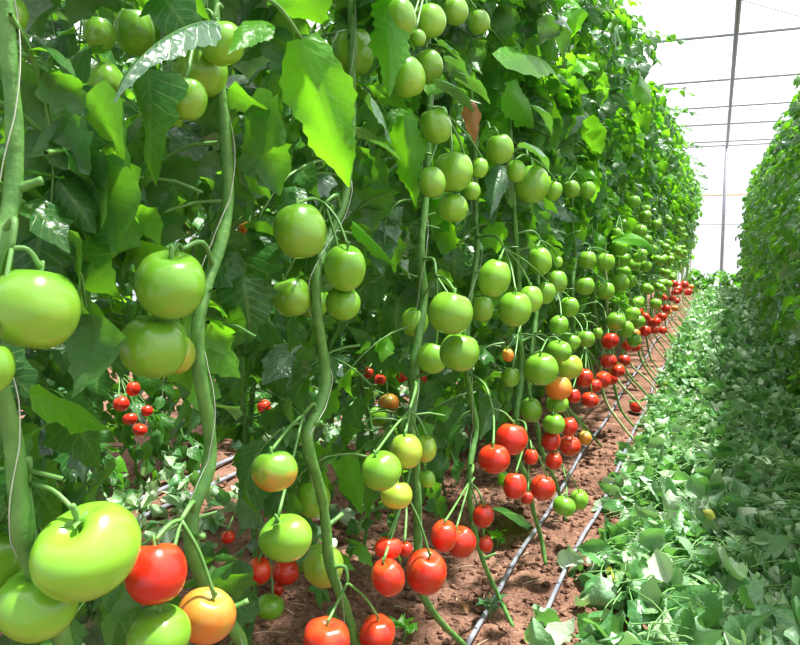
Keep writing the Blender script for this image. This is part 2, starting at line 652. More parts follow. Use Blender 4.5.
CLUSTERS = []    # (row/stem key or None, [tops], colour) for the fruit trusses


def cluster(stem, X0, items, group, r=rng, parts=True):
    tops, placed, out = [], [], []
    for it in items:
        u, v, w, h, col, label = it[:6]
        opt = it[6] if len(it) > 6 else {}
        rat = max(0.86, min(1.22, h / w))
        X = X0 + opt.get('dx', 0)
        d = depth(onx(u, v, X))
        for _ in range(120):
            p = ond(u, v, d)
            rx = 0.5 * w * d / FPX
            rm = rx * (0.5 + 0.5 * rat)
            if all((p - q).length > (rm + s) * 0.97 for q, s in placed):
                break
            d += 0.004
        placed.append((p, rm))
        o, top = add_tomato(p, rx * 1.0, rx * rat, col, label, group, r, opt.get('var'), parts, tocam=opt.get('tocam', 0.0))
        tops.append(top)
        TOMATOES.append((p, rm, u, v, 0.5 * max(w, h), d))
        out.append(o)
    CLUSTERS.append((stem, tops))
    return out


g_near = 'tomatoes hanging on the near vines'
# --- vine 1
cluster('A0', -0.700, [(6, 15, 42, 46, 'G', 'dark green tomato cut off by the top left corner of the photo')], g_near)
cluster('A0', -0.600, [
    (36, 309, 87, 88, 'G', 'large smooth round green tomato at mid height against the left photo edge', {'var': 3}),
    (-10, 368, 46, 60, 'G', 'green tomato mostly out of frame under the large smooth one at left edge')], g_near)
cluster('A0', -0.585, [
    (89, 551, 101, 97, 'G', 'biggest heart-shaped bright green tomato beside the nearest thick stem', {'var': 'heart'}),
    (37, 604, 82, 72, 'G', 'dull green tomato low behind the biggest heart-shaped one'),
    (-8, 562, 66, 84, 'G', 'green tomato cut by the left photo edge behind the lowest bend of nearest stem', {'dx': -0.10})], g_near)
# --- vine 2
cluster('A1', -0.600, [
    (222, 44, 44, 46, 'G', 'green tomato at the top of the cluster above the second stem'),
    (201, 70, 56, 58, 'G', 'biggest green tomato of the cluster above the second stem'),
    (186, 99, 42, 46, 'G', 'lower left green tomato of the cluster above the second stem'),
    (172, 121, 20, 22, 'G', 'small green tomato just under the cluster above the second stem', {'dx': -0.15})], g_near)
cluster('A1', -0.600, [
    (171, 284, 73, 72, 'G', 'glossy round green tomato touching the second stem, upper of the stacked pair', {'var': 3}),
    (154, 346, 70, 68, 'G', 'green tomato right under the glossy round one beside the second stem', {'var': 1}),
    (175, 354, 42, 44, 'Y', 'yellowish tomato peeking out behind the pair beside the second stem')], g_near)
cluster('A1', -0.585, [
    (207, 616, 56, 58, 'O', 'orange ripening tomato with open calyx at the foot of the second stem', {'tocam': 0.45, 'var': 3}),
    (155, 573, 58, 66, 'R', 'big red tomato between the heart-shaped green one and the second stem', {'var': 2}),
    (160, 634, 64, 58, 'G', 'green tomato at the bottom edge under the big red one')], g_near)
# --- behind, second line of vines
cluster('B', -0.92, [
    (100, 34, 30, 40, 'G', 'oval green tomato behind, upper left of three under the top leaves'),
    (135, 32, 42, 50, 'G', 'shaded green tomato behind, upper right of three under the top leaves'),
    (106, 84, 38, 45, 'G', 'green tomato behind, lowest of three left of the curled leaf')], 'tomatoes in the shade behind the near vines')
# --- vine 3
cluster('A2', -0.620, [(353, 52, 42, 54, 'G', 'long green tomato high behind the big hanging backlit leaf', {'dx': -.04})], g_near)
cluster('A2', -0.600, [
    (301, 231, 53, 60, 'G', 'oval green tomato under the big hanging leaf, left of the third stem', {'var': 3}),
    (345, 268, 42, 53, 'G', 'oval green tomato touching the right side of the third stem'),
    (343, 303, 36, 36, 'G', 'small green tomato right below the oval one on the third stem'),
    (292, 297, 42, 44, 'G', 'shaded green tomato lower left of the third stem', {'dx': -0.09}),
    (314, 304, 28, 32, 'G', 'pale green tomato half hidden behind the third stem', {'dx': -0.11})], g_near)
cluster('A2', -0.600, [
    (286, 538, 53, 50, 'G', 'heart-shaped green tomato low left of the third stem', {'var': 'heart'}),
    (274, 471, 44, 44, 'B', 'green tomato blushing orange underneath, left of the third stem', {'var': 2}),
    (312, 498, 38, 42, 'G', 'green tomato partly behind the third stem, right of the blushing one', {'dx': -0.12}),
    (323, 566, 40, 46, 'Y', 'yellow-green tomato behind the lower third stem', {'dx': -0.12})], g_near)
cluster('A2', -0.600, [
    (326, 638, 46, 38, 'R', 'red tomato at the bottom edge left of the third stem foot'),
    (377, 634, 38, 38, 'R', 'red tomato at the bottom edge right of the third stem foot')], g_near)
# --- vine 4
cluster('A3', -0.550, [
    (408, 77, 36, 52, 'G', 'long green tomato hanging beside the narrow bright leaf at top', {'var': 3}),
    (428, 67, 30, 42, 'G', 'oval green tomato right behind the long one at top'),
    (400, 18, 34, 44, 'G', 'green tomato at the top edge right of the narrow bright leaf'),
    (430, 21, 32, 36, 'G', 'green tomato at the top edge, middle of the row of three'),
    (455, 11, 26, 30, 'G', 'green tomato at the top edge, third along from narrow bright leaf'),
    (418, 38, 16, 18, 'G', 'tiny green tomato between the top edge ones'),
    (479, 22, 22, 26, 'G', 'shaded green tomato at the top edge, last along')], g_near)
cluster('A3', -0.520, [
    (436, 126, 32, 44, 'G', 'green tomato hanging above the round pair on the fourth vine'),
    (453, 172, 42, 43, 'G', 'ribbed round green tomato, biggest in the upper cluster of the fourth vine', {'var': 1}),
    (453, 208, 32, 30, 'G', 'round green tomato just under the ribbed one on the fourth vine'),
    (480, 168, 18, 22, 'G', 'small pale green tomato at the right of the ribbed one'),
    (472, 191, 18, 20, 'G', 'small green tomato tucked under a leaf below the ribbed one'),
    (432, 182, 28, 34, 'G', 'shaded green tomato behind the left side of the ribbed one')], g_near)
cluster('A3', -0.490, [
    (459, 352, 42, 42, 'G', 'round sunlit green tomato, lowest of middle cluster on the fourth vine', {'var': 3}),
    (450, 313, 46, 46, 'G', 'wide ribbed green tomato, topmost of middle cluster on the fourth vine', {'var': 1}),
    (432, 358, 30, 34, 'G', 'green tomato behind the lowest one of the fourth vine middle cluster', {'dx': -0.10}),
    (415, 322, 26, 38, 'G', 'green tomato half hidden left behind the fourth stem', {'dx': -0.17})], g_near)
cluster('A3', -0.540, [
    (406, 451, 34, 38, 'Y', 'yellow-green ribbed tomato in front, top of the low cluster on fourth vine', {'var': 2}),
    (381, 471, 41, 41, 'G', 'big green tomato, left of the low cluster on the fourth vine'),
    (425, 449, 24, 32, 'Y', 'yellow-green tomato at the right rear of the low cluster on fourth vine'),
    (397, 495, 32, 30, 'Y', 'dull yellow-green tomato, underside of the low cluster on the fourth vine'),
    (427, 479, 16, 22, 'G', 'small green tomato right of the fourth stem in the low cluster')], g_near)
cluster('A3', -0.530, [
    (426, 572, 43, 46, 'R', 'big bright red tomato at the foot of the fourth stem', {'var': 3}),
    (388, 577, 34, 40, 'R', 'red tomato left of the big bright one by the fourth stem'),
    (388, 548, 28, 24, 'R', 'small dark red tomato behind and above the pair by fourth stem'),
    (405, 549, 14, 16, 'R', 'tiny red tomato squeezed behind the fourth stem foot pair')], g_near)
# --- vine 5
cluster('A4', -0.505, [(500, 149, 27, 34, 'G', 'lone oval green tomato under the dry brown leaf')], g_near)
cluster('A4', -0.470, [
    (494, 278, 36, 42, 'G', 'heart-shaped green tomato, upper left of the sunlit row on fifth vine', {'var': 'heart'}),
    (515, 309, 35, 38, 'G', 'sunlit green tomato, front and lowest of the row on fifth vine', {'var': 3}),
    (531, 299, 24, 32, 'G', 'sunlit green tomato, second back in the row on fifth vine'),
    (545, 293, 20, 30, 'G', 'sunlit green tomato, last back in the row on fifth vine'),
    (482, 309, 24, 28, 'G', 'shaded green tomato under the heart-shaped one on fifth vine', {'dx': -0.13})], g_near)
cluster('A4', -0.470, [
    (494, 459, 33, 31, 'R', 'orange-red tomato with pale shoulders, lower left of a pair on the fifth vine', {'var': 2}),
    (511, 439, 34, 34, 'R', 'large red tomato, upper right of a pair on the fifth vine', {'var': 3})], g_near)
cluster('A4', -0.525, [
    (461, 542, 30, 34, 'R', 'dark red tomato, right of joined pair behind the fifth stem'),
    (444, 536, 28, 34, 'R', 'dark red tomato, left of joined pair behind the fifth stem'),
    (483, 516, 21, 28, 'R', 'red tomato above the joined dark pair, right of the fifth stem'),
    (486, 544, 15, 22, 'R', 'small red tomato right of the joined dark pair by fifth stem')], g_near)
# --- vine 6
cluster('A5', -0.475, [
    (532, 184, 34, 42, 'G', 'large green tomato under a drooping leaf, high on the sixth vine'),
    (553, 191, 18, 27, 'G', 'sunlit green tomato at the right of the high large one on sixth vine'),
    (516, 171, 20, 28, 'G', 'shaded green tomato behind the high large one on sixth vine')], g_near)
cluster('A5', -0.485, [
    (540, 261, 25, 31, 'G', 'oval green tomato hanging alone above the sunlit row, sixth vine'),
    (557, 282, 21, 28, 'G', 'green tomato with dark stalk right of the oval one, sixth vine'),
    (558, 262, 10, 12, 'G', 'tiny shaded green tomato above the dark-stalked one, sixth vine')], g_near)
cluster('A5', -0.470, [
    (541, 369, 34, 35, 'G', 'round bright green tomato, biggest of the mixed cluster over the path', {'var': 3}),
    (570, 367, 25, 26, 'Y', 'yellow tomato in the mixed green and orange cluster', {'var': 0}),
    (558, 388, 26, 27, 'O', 'orange tomato in the mixed green and yellow cluster', {'var': 3}),
    (559, 351, 26, 22, 'G', 'pale green tomato at the top rear of the mixed cluster'),
    (557, 404, 22, 20, 'G', 'green tomato directly under the orange one of the mixed cluster'),
    (572, 342, 16, 16, 'G', 'small green tomato topmost behind the mixed cluster')], g_near)
cluster('A5', -0.555, [
    (508, 355, 12, 18, 'O', 'small brownish orange tomato left of the sixth stem'),
    (511, 377, 18, 28, 'G', 'shaded green tomato under the small brownish orange one'),
    (531, 410, 22, 28, 'G', 'dark green tomato low behind the sixth stem')], g_near)
cluster('A5', -0.470, [
    (515, 486, 24, 29, 'R', 'deep red tomato left of the thin lower sixth stem'),
    (543, 488, 24, 27, 'R', 'bright red tomato right of the thin lower sixth stem'),
    (527, 498, 12, 16, 'R', 'small red tomato behind the thin lower sixth stem'),
    (531, 457, 14, 20, 'R', 'narrow red tomato behind, above the pair on sixth vine')], g_near)
# --- vine 7
cluster('A6', -0.470, [
    (554, 424, 22, 22, 'G', 'green tomato hanging in front of the red ones on the seventh vine', {'var': 3}),
    (570, 446, 22, 21, 'R', 'front red tomato of the seventh vine cluster', {'var': 1}),
    (569, 427, 17, 22, 'R', 'upper red tomato of the seventh vine cluster'),
    (585, 438, 13, 20, 'O', 'orange-red tomato at the right end of the seventh vine cluster'),
    (551, 441, 20, 22, 'R', 'left red tomato of the seventh vine cluster, below the green one'),
    (554, 461, 16, 19, 'R', 'lowest red tomato of the seventh vine cluster')], g_near)
cluster('A6', -0.470, [
    (564, 506, 22, 21, 'G', 'pale green tomato near the soil, left of two between the drip pipes'),
    (579, 500, 19, 22, 'G', 'pale green tomato near the soil, right of two between the drip pipes')], g_near)
cluster('A6', -0.485, [
    (569, 307, 19, 22, 'G', 'green tomato in shade, upper of two behind the sunlit row'),
    (559, 325, 20, 21, 'G', 'sunlit green tomato just above the mixed cluster, lower of two')], g_near)
# --- vine 8
cluster('A7', -0.505, [
    (571, 189, 16, 20, 'G', 'green tomato high on the eighth vine, left of a pair'),
    (587, 190, 17, 20, 'G', 'green tomato high on the eighth vine, right of a pair')], g_near)
cluster('A7', -0.505, [
    (587, 260, 19, 20, 'G', 'upper left green tomato of four round the eighth stem'),
    (606, 262, 17, 20, 'G', 'upper right green tomato of four round the eighth stem'),
    (585, 286, 19, 20, 'G', 'lower left green tomato of four round the eighth stem'),
    (606, 291, 17, 19, 'G', 'lower right green tomato of four round the eighth stem')], g_near)
cluster('A7', -0.505, [
    (586, 339, 18, 18, 'G', 'green tomato low on the eighth vine above the soil'),
    (598, 333, 10, 12, 'G', 'small green tomato right of the low one on eighth vine')], g_near)
cluster('A7', -0.485, [
    (595, 386, 14, 15, 'R', 'front small red tomato in the five-fruit cluster on the eighth vine'),
    (584, 378, 17, 22, 'R', 'upper left red tomato in the five-fruit cluster on the eighth vine'),
    (603, 380, 16, 18, 'R', 'right red tomato in the five-fruit cluster on the eighth vine'),
    (590, 400, 18, 16, 'R', 'lowest red tomato in the five-fruit cluster on the eighth vine'),
    (574, 396, 13, 18, 'R', 'leftmost red tomato in the five-fruit cluster on the eighth vine')], g_near)
# --- vine 9
cluster('A8', -0.505, [
    (620, 283, 19, 20, 'G', 'biggest sunlit green tomato of the ninth vine'),
    (632, 281, 11, 13, 'G', 'small green tomato right of the biggest one on the ninth vine'),
    (621, 248, 15, 17, 'G', 'green tomato upper middle on the ninth vine'),
    (617, 233, 10, 12, 'G', 'tiny green tomato upper left on the ninth vine'),
    (640, 231, 14, 14, 'G', 'green tomato upper right on the ninth vine')], g_near)
cluster('A8', -0.485, [
    (610, 341, 18, 17, 'R', 'bright red tomato on the ninth vine, topmost of three', {'var': 'heart'}),
    (609, 361, 16, 16, 'R', 'red tomato on the ninth vine, middle of three'),
    (618, 371, 14, 14, 'R', 'red tomato on the ninth vine, lowest of three')], g_near)
cluster('A8', -0.470, [
    (616, 322, 19, 20, 'G', 'front left green tomato of four beside the path edge, ninth vine'),
    (626, 329, 16, 19, 'G', 'middle green tomato of four beside the path edge, ninth vine'),
    (634, 340, 15, 15, 'G', 'lowest green tomato of four beside the path edge, ninth vine'),
    (636, 321, 12, 14, 'G', 'rear right green tomato of four beside the path edge, ninth vine')], g_near)
cluster('A10', -0.53, [
    (637, 311, 12, 10, 'R', 'red tomato at the path edge, top left of three far ones'),
    (645, 317, 9, 10, 'R', 'red tomato at the path edge, middle of three far ones'),
    (645, 331, 11, 12, 'R', 'red tomato at the path edge, lowest of three far ones')], g_near)
cluster('A20', -0.50, [
    (678, 290, 10, 10, 'R', 'red tomato, front of the far bright cluster by the path'),
    (684, 285, 9, 9, 'R', 'red tomato, top of the far bright cluster by the path'),
    (674, 284, 8, 8, 'R', 'red tomato, left of the far bright cluster by the path'),
    (688, 292, 8, 8, 'R', 'red tomato, lowest of the far bright cluster by the path'),
    (691, 287, 6, 6, 'O', 'orange tomato, right end of the far bright cluster')], g_near)
# --- things seen through the near vines
gb = 'tomatoes seen through gaps between the near vines'
cluster('B', -1.15, [(247, 230, 20, 14, 'O', 'orange tomato in the shade just right of the second stem')], gb)
cluster('B', -1.10, [
    (259, 571, 26, 28, 'R', 'dark red tomato low in shade, left of a pair behind the third vine'),
    (285, 571, 28, 28, 'R', 'dark red tomato low in shade, right of a pair behind the third vine'),
    (278, 589, 12, 14, 'R', 'small red tomato under the dark pair behind the third vine'),
    (270, 607, 28, 26, 'G', 'dark green tomato lying low in shade behind the third vine')], gb)
cluster('B', -1.25, [
    (402, 376, 12, 14, 'R', 'red tomato in the gap left of the fourth stem, higher of two'),
    (422, 378, 11, 13, 'R', 'red tomato in the gap right of the fourth stem'),
    (380, 380, 12, 12, 'R', 'small red tomato in the gap between third and fourth stems'),
    (368, 373, 10, 13, 'R', 'small dark red tomato in the gap nearer the third stem'),
    (389, 403, 21, 20, 'O', 'orange and green tomato in the shade between third and fourth stems'),
    (377, 416, 22, 22, 'G', 'shaded green tomato under the orange one between third and fourth stems')], gb)
cluster('C', -2.35, [
    (133, 389, 14, 16, 'R', 'red tomato across the left path, topmost of five'),
    (121, 404, 16, 16, 'R', 'red tomato across the left path, left of five'),
    (147, 411, 11, 12, 'R', 'red tomato across the left path, right of five'),
    (130, 419, 14, 13, 'R', 'red tomato across the left path, middle of five'),
    (140, 430, 15, 13, 'R', 'red tomato across the left path, lowest of five')], gb)
cluster('C', -2.35, [(264, 407, 14, 16, 'R', 'red tomato far behind, right of the second stem')], gb)
cluster('B', -1.15, [(228, 537, 14, 14, 'R', 'small red tomato low behind, right of the second stem')], gb)
cluster('B', -1.15, [(238, 163, 20, 22, 'G', 'small shaded green tomato behind, right of the upper second stem')], gb)

HERO_T = list(TOMATOES)

# ------------------------------------------------------------------ stems of the near vines
STEMS = {}     # key -> list of world points, low to high
XS = -0.655


def stem_px(key, pts, X=XS, Xs=None, ground=None):
    """pts run top to bottom in the picture; ground: last point lies on the soil"""
    P = []
    n = len(pts)
    for i, (u, v) in enumerate(pts):
        x = X
        if Xs:
            x = Xs[0] + (Xs[1] - Xs[0]) * i / (n - 1)
        P.append(onx(u, v, x))
    if ground:
        g = ong(*ground)
        # the last three points glide from the row plane out to the foot
        m = min(4, n)
        for k in range(m):
            i = n - m + k
            f = (k + 1) / (m + 1)
            d0, d1 = depth(P[i]), depth(g)
            P[i] = ond(*pts[i], d0 + (d1 - d0) * f * f)
        P.append(g)
    else:
        b = P[-1]
        d = (P[-1] - P[-2]).normalized()
        for zz in (0.7, 0.45, 0.2, 0.0):
            if zz < b.z - 0.1:
                P.append(Vector((b.x + 0.05 * (b.z - zz) + 0.02 * math.sin(zz * 9), b.y + 0.25 * (b.z - zz) * max(0, d.y), zz)))
    t = P[0]
    z = t.z
    k = 0
    while z < 2.2:
        z += 0.22
        k += 1
        P.insert(0, Vector((t.x - 0.02 * k * 0.5 + rng.uniform(-.012, .012), t.y + rng.uniform(-.025, .025), z)))
    STEMS[key] = list(reversed(P))


stem_px('A0', [(4, -10), (9, 60), (14, 120), (14, 180), (7, 222), (-8, 262), (-14, 320), (-8, 365), (3, 400), (14, 445), (18, 490), (24, 540), (38, 580), (52, 615), (64, 652)], X=-0.645)
stem_px('A1', [(214, 0), (218, 60), (223, 110), (226, 150), (228, 200), (220, 245), (206, 288), (198, 325), (199, 370), (208, 420), (210, 460), (201, 490), (193, 512), (191, 540), (198, 568), (212, 595), (233, 628), (243, 652)], X=-0.645)
stem_px('A2', [(352, 60), (352, 120), (346, 190), (338, 217), (326, 245), (317, 278), (317, 312), (322, 346), (326, 380), (319, 408), (308, 432), (310, 456), (321, 493), (326, 527), (329, 561), (338, 589), (346, 609), (353, 633), (360, 655)], X=-0.645)
stem_px('A3', [(430, 90), (428, 150), (425, 205), (421, 244), (422, 275), (424, 299), (418, 340), (414, 366), (414, 394), (411, 430), (416, 466), (417, 500), (418, 548), (420, 588), (438, 619), (462, 643)], X=-0.64, ground=(482, 663))
stem_px('A4', [(474, 130), (476, 180), (476, 220), (477, 255), (470, 300), (466, 350), (470, 395), (476, 428), (470, 465), (469, 493), (474, 527), (483, 561), (498, 595)], X=-0.63, ground=(514, 629))
stem_px('A5', [(510, 130), (513, 190), (515, 225), (517, 260), (519, 300), (518, 330), (521, 355), (520, 385), (516, 420), (519, 462), (529, 483), (533, 510), (541, 538)], X=-0.59, ground=(546, 566))
stem_px('A6', [(538, 130), (537, 200), (538, 240), (537, 300), (532, 350), (529, 395), (537, 425), (542, 452), (555, 480), (561, 500)], X=-0.60, ground=(566, 521))
stem_px('A7', [(572, 150), (572, 220), (575, 257), (572, 290), (573, 340), (568, 380), (566, 405), (579, 420)], X=-0.60, ground=(601, 446))
stem_px('A8', [(598, 170), (596, 235), (597, 270), (594, 300), (598, 330), (603, 350), (616, 366)], X=-0.60, ground=(636, 388))

ROW_Y = [STEMS['A%d' % k][len(STEMS['A%d' % k]) // 2].y for k in range(9)]
y = ROW_Y[-1]
ya = []
k = 9
rr = random.Random(5)
while y < 19.6:
    y += rr.uniform(0.38, 0.47)
    bx = -0.42 + rr.uniform(-.05, .05)
    x = -0.64 + rr.uniform(-.03, .03)
    pts = [Vector((bx, y + 0.05, 0)), Vector((bx - 0.10, y + 0.03, 0.12)), Vector((x + 0.03, y, 0.27)), Vector((x, y - 0.01, 0.45))]
    z = 0.45
    while z < 2.2:
        z += 0.25
        pts.append(Vector((x + rr.uniform(-.025, .025), y + rr.uniform(-.035, .035), z)))
    STEMS['A%d' % k] = pts
    k += 1
NA = k


def straight_stem(key, x, y, top=2.2, r=rr, z0=0.0):
    pts = [Vector((x + r.uniform(-.06, .06), y + r.uniform(-.05, .05), z0))]
    z = z0
    while z < top:
        z += 0.25
        pts.append(Vector((x + r.uniform(-.03, .03), y + r.uniform(-.04, .04), z)))
    STEMS[key] = pts


KB = []
for i, y in enumerate(np.arange(0.55, 10.5, 0.40)):
    straight_stem('B%d' % i, -1.2 if i % 2 else -1.42, y)
    KB.append('B%d' % i)
KC = []
for i, y in enumerate(np.arange(1.1, 12.0, 0.55)):
    straight_stem('C%d' % i, -2.75, y)
    KC.append('C%d' % i)
KR = []
for i, y in enumerate(np.arange(2.6, 19.6, 0.45)):
    straight_stem('R%d' % i, 0.69, y)
    KR.append('R%d' % i)

# ------------------------------------------------------------------ more tomatoes down the row (vines 10 and on)
ORD = ('first second third fourth fifth sixth seventh eighth ninth tenth eleventh twelfth thirteenth fourteenth fifteenth sixteenth seventeenth eighteenth nineteenth twentieth '
       'twenty-first twenty-second twenty-third twenty-fourth twenty-fifth twenty-sixth twenty-seventh twenty-eighth twenty-ninth thirtieth thirty-first thirty-second thirty-third '
       'thirty-fourth thirty-fifth thirty-sixth thirty-seventh thirty-eighth thirty-ninth fortieth forty-first forty-second forty-third forty-fourth forty-fifth forty-sixth forty-seventh forty-eighth').split()
POSW = {1: ['single'], 2: ['upper', 'lower'], 3: ['topmost', 'middle', 'lowest'], 4: ['topmost', 'second highest', 'second lowest', 'lowest']}
r2 = random.Random(77)


def far_cluster(key, k, z, n, col, tier, parts):
    st = STEMS[key]
    c = min(st, key=lambda p: abs(p.z - z))
    c = Vector((c.x + 0.09, c.y - 0.02, z))
    pl = []
    tries = 0
    while len(pl) < n and tries < 300:
        tries += 1
        rad = r2.uniform(0.036, 0.047)
        p = c + Vector((r2.uniform(-.03, .07), r2.uniform(-.08, .08), r2.uniform(-.09, .07)))
        if all((p - q).length > (rad + s) * 0.97 for q, s in pl):
            pl.append((p, rad))
    pl.sort(key=lambda a: -a[0].z)
    tops = []
    for (p, rad), w in zip(pl, POSW[len(pl)]):
        cc = col
        if col == 'R' and r2.random() < 0.15:
            cc = 'O'
        lab = '%s %s tomato of the %s cluster on the %s vine along the path' % (w, CN[cc], tier, ORD[k])
        o, t = add_tomato(p, rad, rad * r2.uniform(0.88, 1.05), cc, lab, 'tomatoes on the vines farther down the row', r2, None, parts)
        tops.append(t)
        TOMATOES.append((p, rad, 0, 0, 0, 0))
    CLUSTERS.append((key, tops))


for k in range(9, min(NA, 31)):
    key = 'A%d' % k
    near = k < 15
    if k % 2 == 0:
        far_cluster(key, k, r2.uniform(1.38, 1.52), 2, 'G', 'highest green', near)
    far_cluster(key, k, r2.uniform(1.08, 1.2), 3 if k < 20 else 2, 'G', 'middle green', near)
    if k < 22:
        far_cluster(key, k, r2.uniform(0.76, 0.86), 2, 'G', 'lowest green', near)
    if k not in (10, 20):
        far_cluster(key, k, r2.uniform(0.42, 0.58), 2 if k < 20 else 1, 'R', 'low ripe', near)

# one by the wilted leaf on the soil, one in the right hand row
p = ong(636, 407, 0.04)
add_tomato(p, 0.046, 0.04, 'R', 'red tomato lying on the soil under a wilted leaf at the litter edge', None, r2)
p = onx(777, 365, 0.5) if False else ond(777, 366, 6.6)
o, t = add_tomato(p, 0.042, 0.038, 'R', 'red tomato glimpsed deep in the shaded foliage on the right', None, r2)
CLUSTERS.append(('R', [t]))

# ------------------------------------------------------------------ vines
SEGS = []
for key in ('A0', 'A1', 'A2', 'A3', 'A4', 'A5'):
    for p in STEMS[key]:
        if p.z < 1.5:
            u, v, d = proj(p)
            SEGS.append((u, v, d, 7 + 9 / d))
S_EXTRA = []
for key in ('A0', 'A1', 'A2', 'A3', 'A4', 'A5'):
    st = STEMS[key]
    for a, b in zip(st, st[1:]):
        for f in (0.0, 0.33, 0.66):
            p = a.lerp(b, f)
            u, v, d = proj(p)
            if (100 if key != 'A0' else -20) < v < 640 and d > 0.3:
                S_EXTRA.append((u, v, d, 5 + 9 / d))


def keep_near(p):
    """leaves grow round the fruit and stems, not through or in front of them"""
    q = p - CAM
    d = q.dot(FWD)
    if d < 0.72:
        return False
    u = 400 + FPX * q.dot(RGT) / d
    v = 322.5 - FPX * q.dot(UPV) / d
    for (c, rad, tu, tv, rp, td) in HERO_T:
        if (p - c).length < rad * 1.05:
            return False
        if d < td + 0.02 and (u - tu) ** 2 + (v - tv) ** 2 < (rp * 1.02 + 5) ** 2:
            return False
    for (su, sv, sd, sr) in S_EXTRA:
        if d < sd + 0.02 and (u - su) ** 2 + (v - sv) ** 2 < (sr + 5) ** 2:
            return False
    if p.x > -0.2 and p.x < 0.3:
        return False
    return True


DEEP_T = [t for t in HERO_T if t[0].x < -1.05]


def keep_gap(p):
    u, v, d = proj(p)
    if d < 0.1:
        return True
    if 108 < u < 240 and 440 < v < 552 or 105 < u < 165 and 372 < v < 450:
        return False
    for (c, rad, tu, tv, rp, td) in DEEP_T:
        if d < td + 0.03 and (u - tu) ** 2 + (v - tv) ** 2 < (rp + 9) ** 2:
            return False
    return True


def keep_front(p):
    return keep_near(p) and (p.x > -0.62 or keep_gap(p))


VINES = {}
truss_of = {}
for stem, tops in CLUSTERS:
    c = sum(tops, Vector()) / len(tops)
    if stem in ('B', 'C', 'R'):
        keys = {'B': KB, 'C': KC, 'R': KR}[stem]
        stem = min(keys, key=lambda q: min((p - c).length for p in STEMS[q]))
    truss_of.setdefault(stem, []).append(tops)


def truss_meshes(key):
    st = STEMS[key]
    out = []
    for tops in truss_of.get(key, []):
        mb = MB()
        out.append(mb)
        c = sum(tops, Vector()) / len(tops)
        hi = max(t.z for t in tops)
        # leave the stem a little above the fruit
        best, bp = 1e9, None
        for a, b in zip(st, st[1:]):
            for f in (0, .25, .5, .75):
                p = a.lerp(b, f)
                q = (p - Vector((c.x, c.y, hi + 0.05))).length
                if q < best:
                    best, bp = q, p
        end = Vector((c.x, c.y, hi + 0.012)).lerp(bp, 0.3)
        midp = bp.lerp(end, 0.55) + Vector((0.010, 0, 0.02))
        mb.tube([bp, midp, end], [0.0040, 0.0035, 0.0029], sides=6, mi=0, sub=4)
        for t in tops:
            k = end.lerp(t, 0.5) + Vector((0.003, 0, 0.008 if t.z < end.z else 0.004))
            mb.tube([end, k, t], [0.0027, 0.0025, 0.0030], sides=5, mi=0, sub=4)
    return out


def vine(key, rad, label, group, fol_mesh=None, fol_mb=None, stemmat='stem', stubs=0, seed=0, sides=8, mirror=False):
    st = STEMS[key]
    base = st[0].copy()
    root = empty('tomato_vine', base, label, 'plant', group)
    mb = MB()
    n = len(st)
    rl = []
    for i, p in enumerate(st):
        f = min(1, p.z / 2.2)
        rl.append(rad * (0.75 + 0.35 * math.sin(PI * min(1, f * 1.3)) - 0.25 * f))
    mb.tube(st, rl, sides=sides, sub=4, bumps=0.22)
    r = random.Random(seed)
    for s in range(stubs):      # cut leaf stubs along the bared stem
        i = r.randrange(1, max(2, n - 3))
        p = st[i].lerp(st[i + 1], r.random())
        a = r.uniform(-0.6, 2.2)
        dv = Vector((math.cos(a), math.sin(a), 0.35))
        L = r.uniform(0.012, 0.035)
        mb.tube([p, p + dv * (rad + L * 0.5), p + dv * (rad + L)], [rad * 0.6, rad * 0.42, rad * 0.46], sides=6, sub=2)
    o = mb.build('stem', M[stemmat], root, base)
    for t in truss_meshes(key):
        t.build('fruit_truss', M['stalk'], root, base)
    if fol_mb is not None and fol_mb.n:
        fol_mb.build('foliage', LEAFMATS, root)
    elif fol_mesh is not None:
        f = link('foliage', fol_mesh, root)
        mid = st[len(st) // 2]
        f.location = Vector((mid.x - base.x, mid.y - base.y, r.uniform(-.06, .04)))
        f.rotation_euler.z = r.uniform(-.35, .35)
        if mirror:
            f.scale = (1, -1, 1)
    VINES[key] = root
    return root


BACK = (2.2, 4.1)
AX = [(1.2, -0.03), (1.7, 0.02), (2.1, 0.11), (2.45, 0.22)]
AX2 = [(1.2, -0.03), (1.7, 0.05), (2.1, 0.20), (2.5, 0.36)]
RX = [(0.1, -0.30), (1.6, -0.33), (2.0, -0.26), (2.6, -0.14)]
FA = [foliage(100 + i, 62, 1.22, 2.52, HI, low=(0.85, 1.3, 11, None), xr=(-.4, AX2), bright=0.24).mesh('foliage', LEAFMATS) for i in range(6)]  # more leaves in the lit colour stand in for the far row's glare
FB = [foliage(200 + i, 105, 0.55, 2.5, HI, low=(0.15, 0.6, 7, None), bright=0.04, size=(0.06, 0.105), Lr=(0.18, 0.36)).mesh('foliage', LEAFMATS) for i in range(5)]  # few leaves in the lit colour, so part of the shade is coloured in
FC = [foliage(300 + i, 150, 0.10, 2.7, LO, bright=0.12, size=(0.08, 0.12), Lr=(0.2, 0.4)).mesh('foliage', LEAFMATS) for i in range(3)]
FR = [foliage(400 + i, 104, 0.10, 2.56, HI, xr=(RX, 9), bright=0.07, size=(0.065, 0.115), Lr=(0.18, 0.36)).mesh('foliage', LEAFMATS) for i in range(5)]

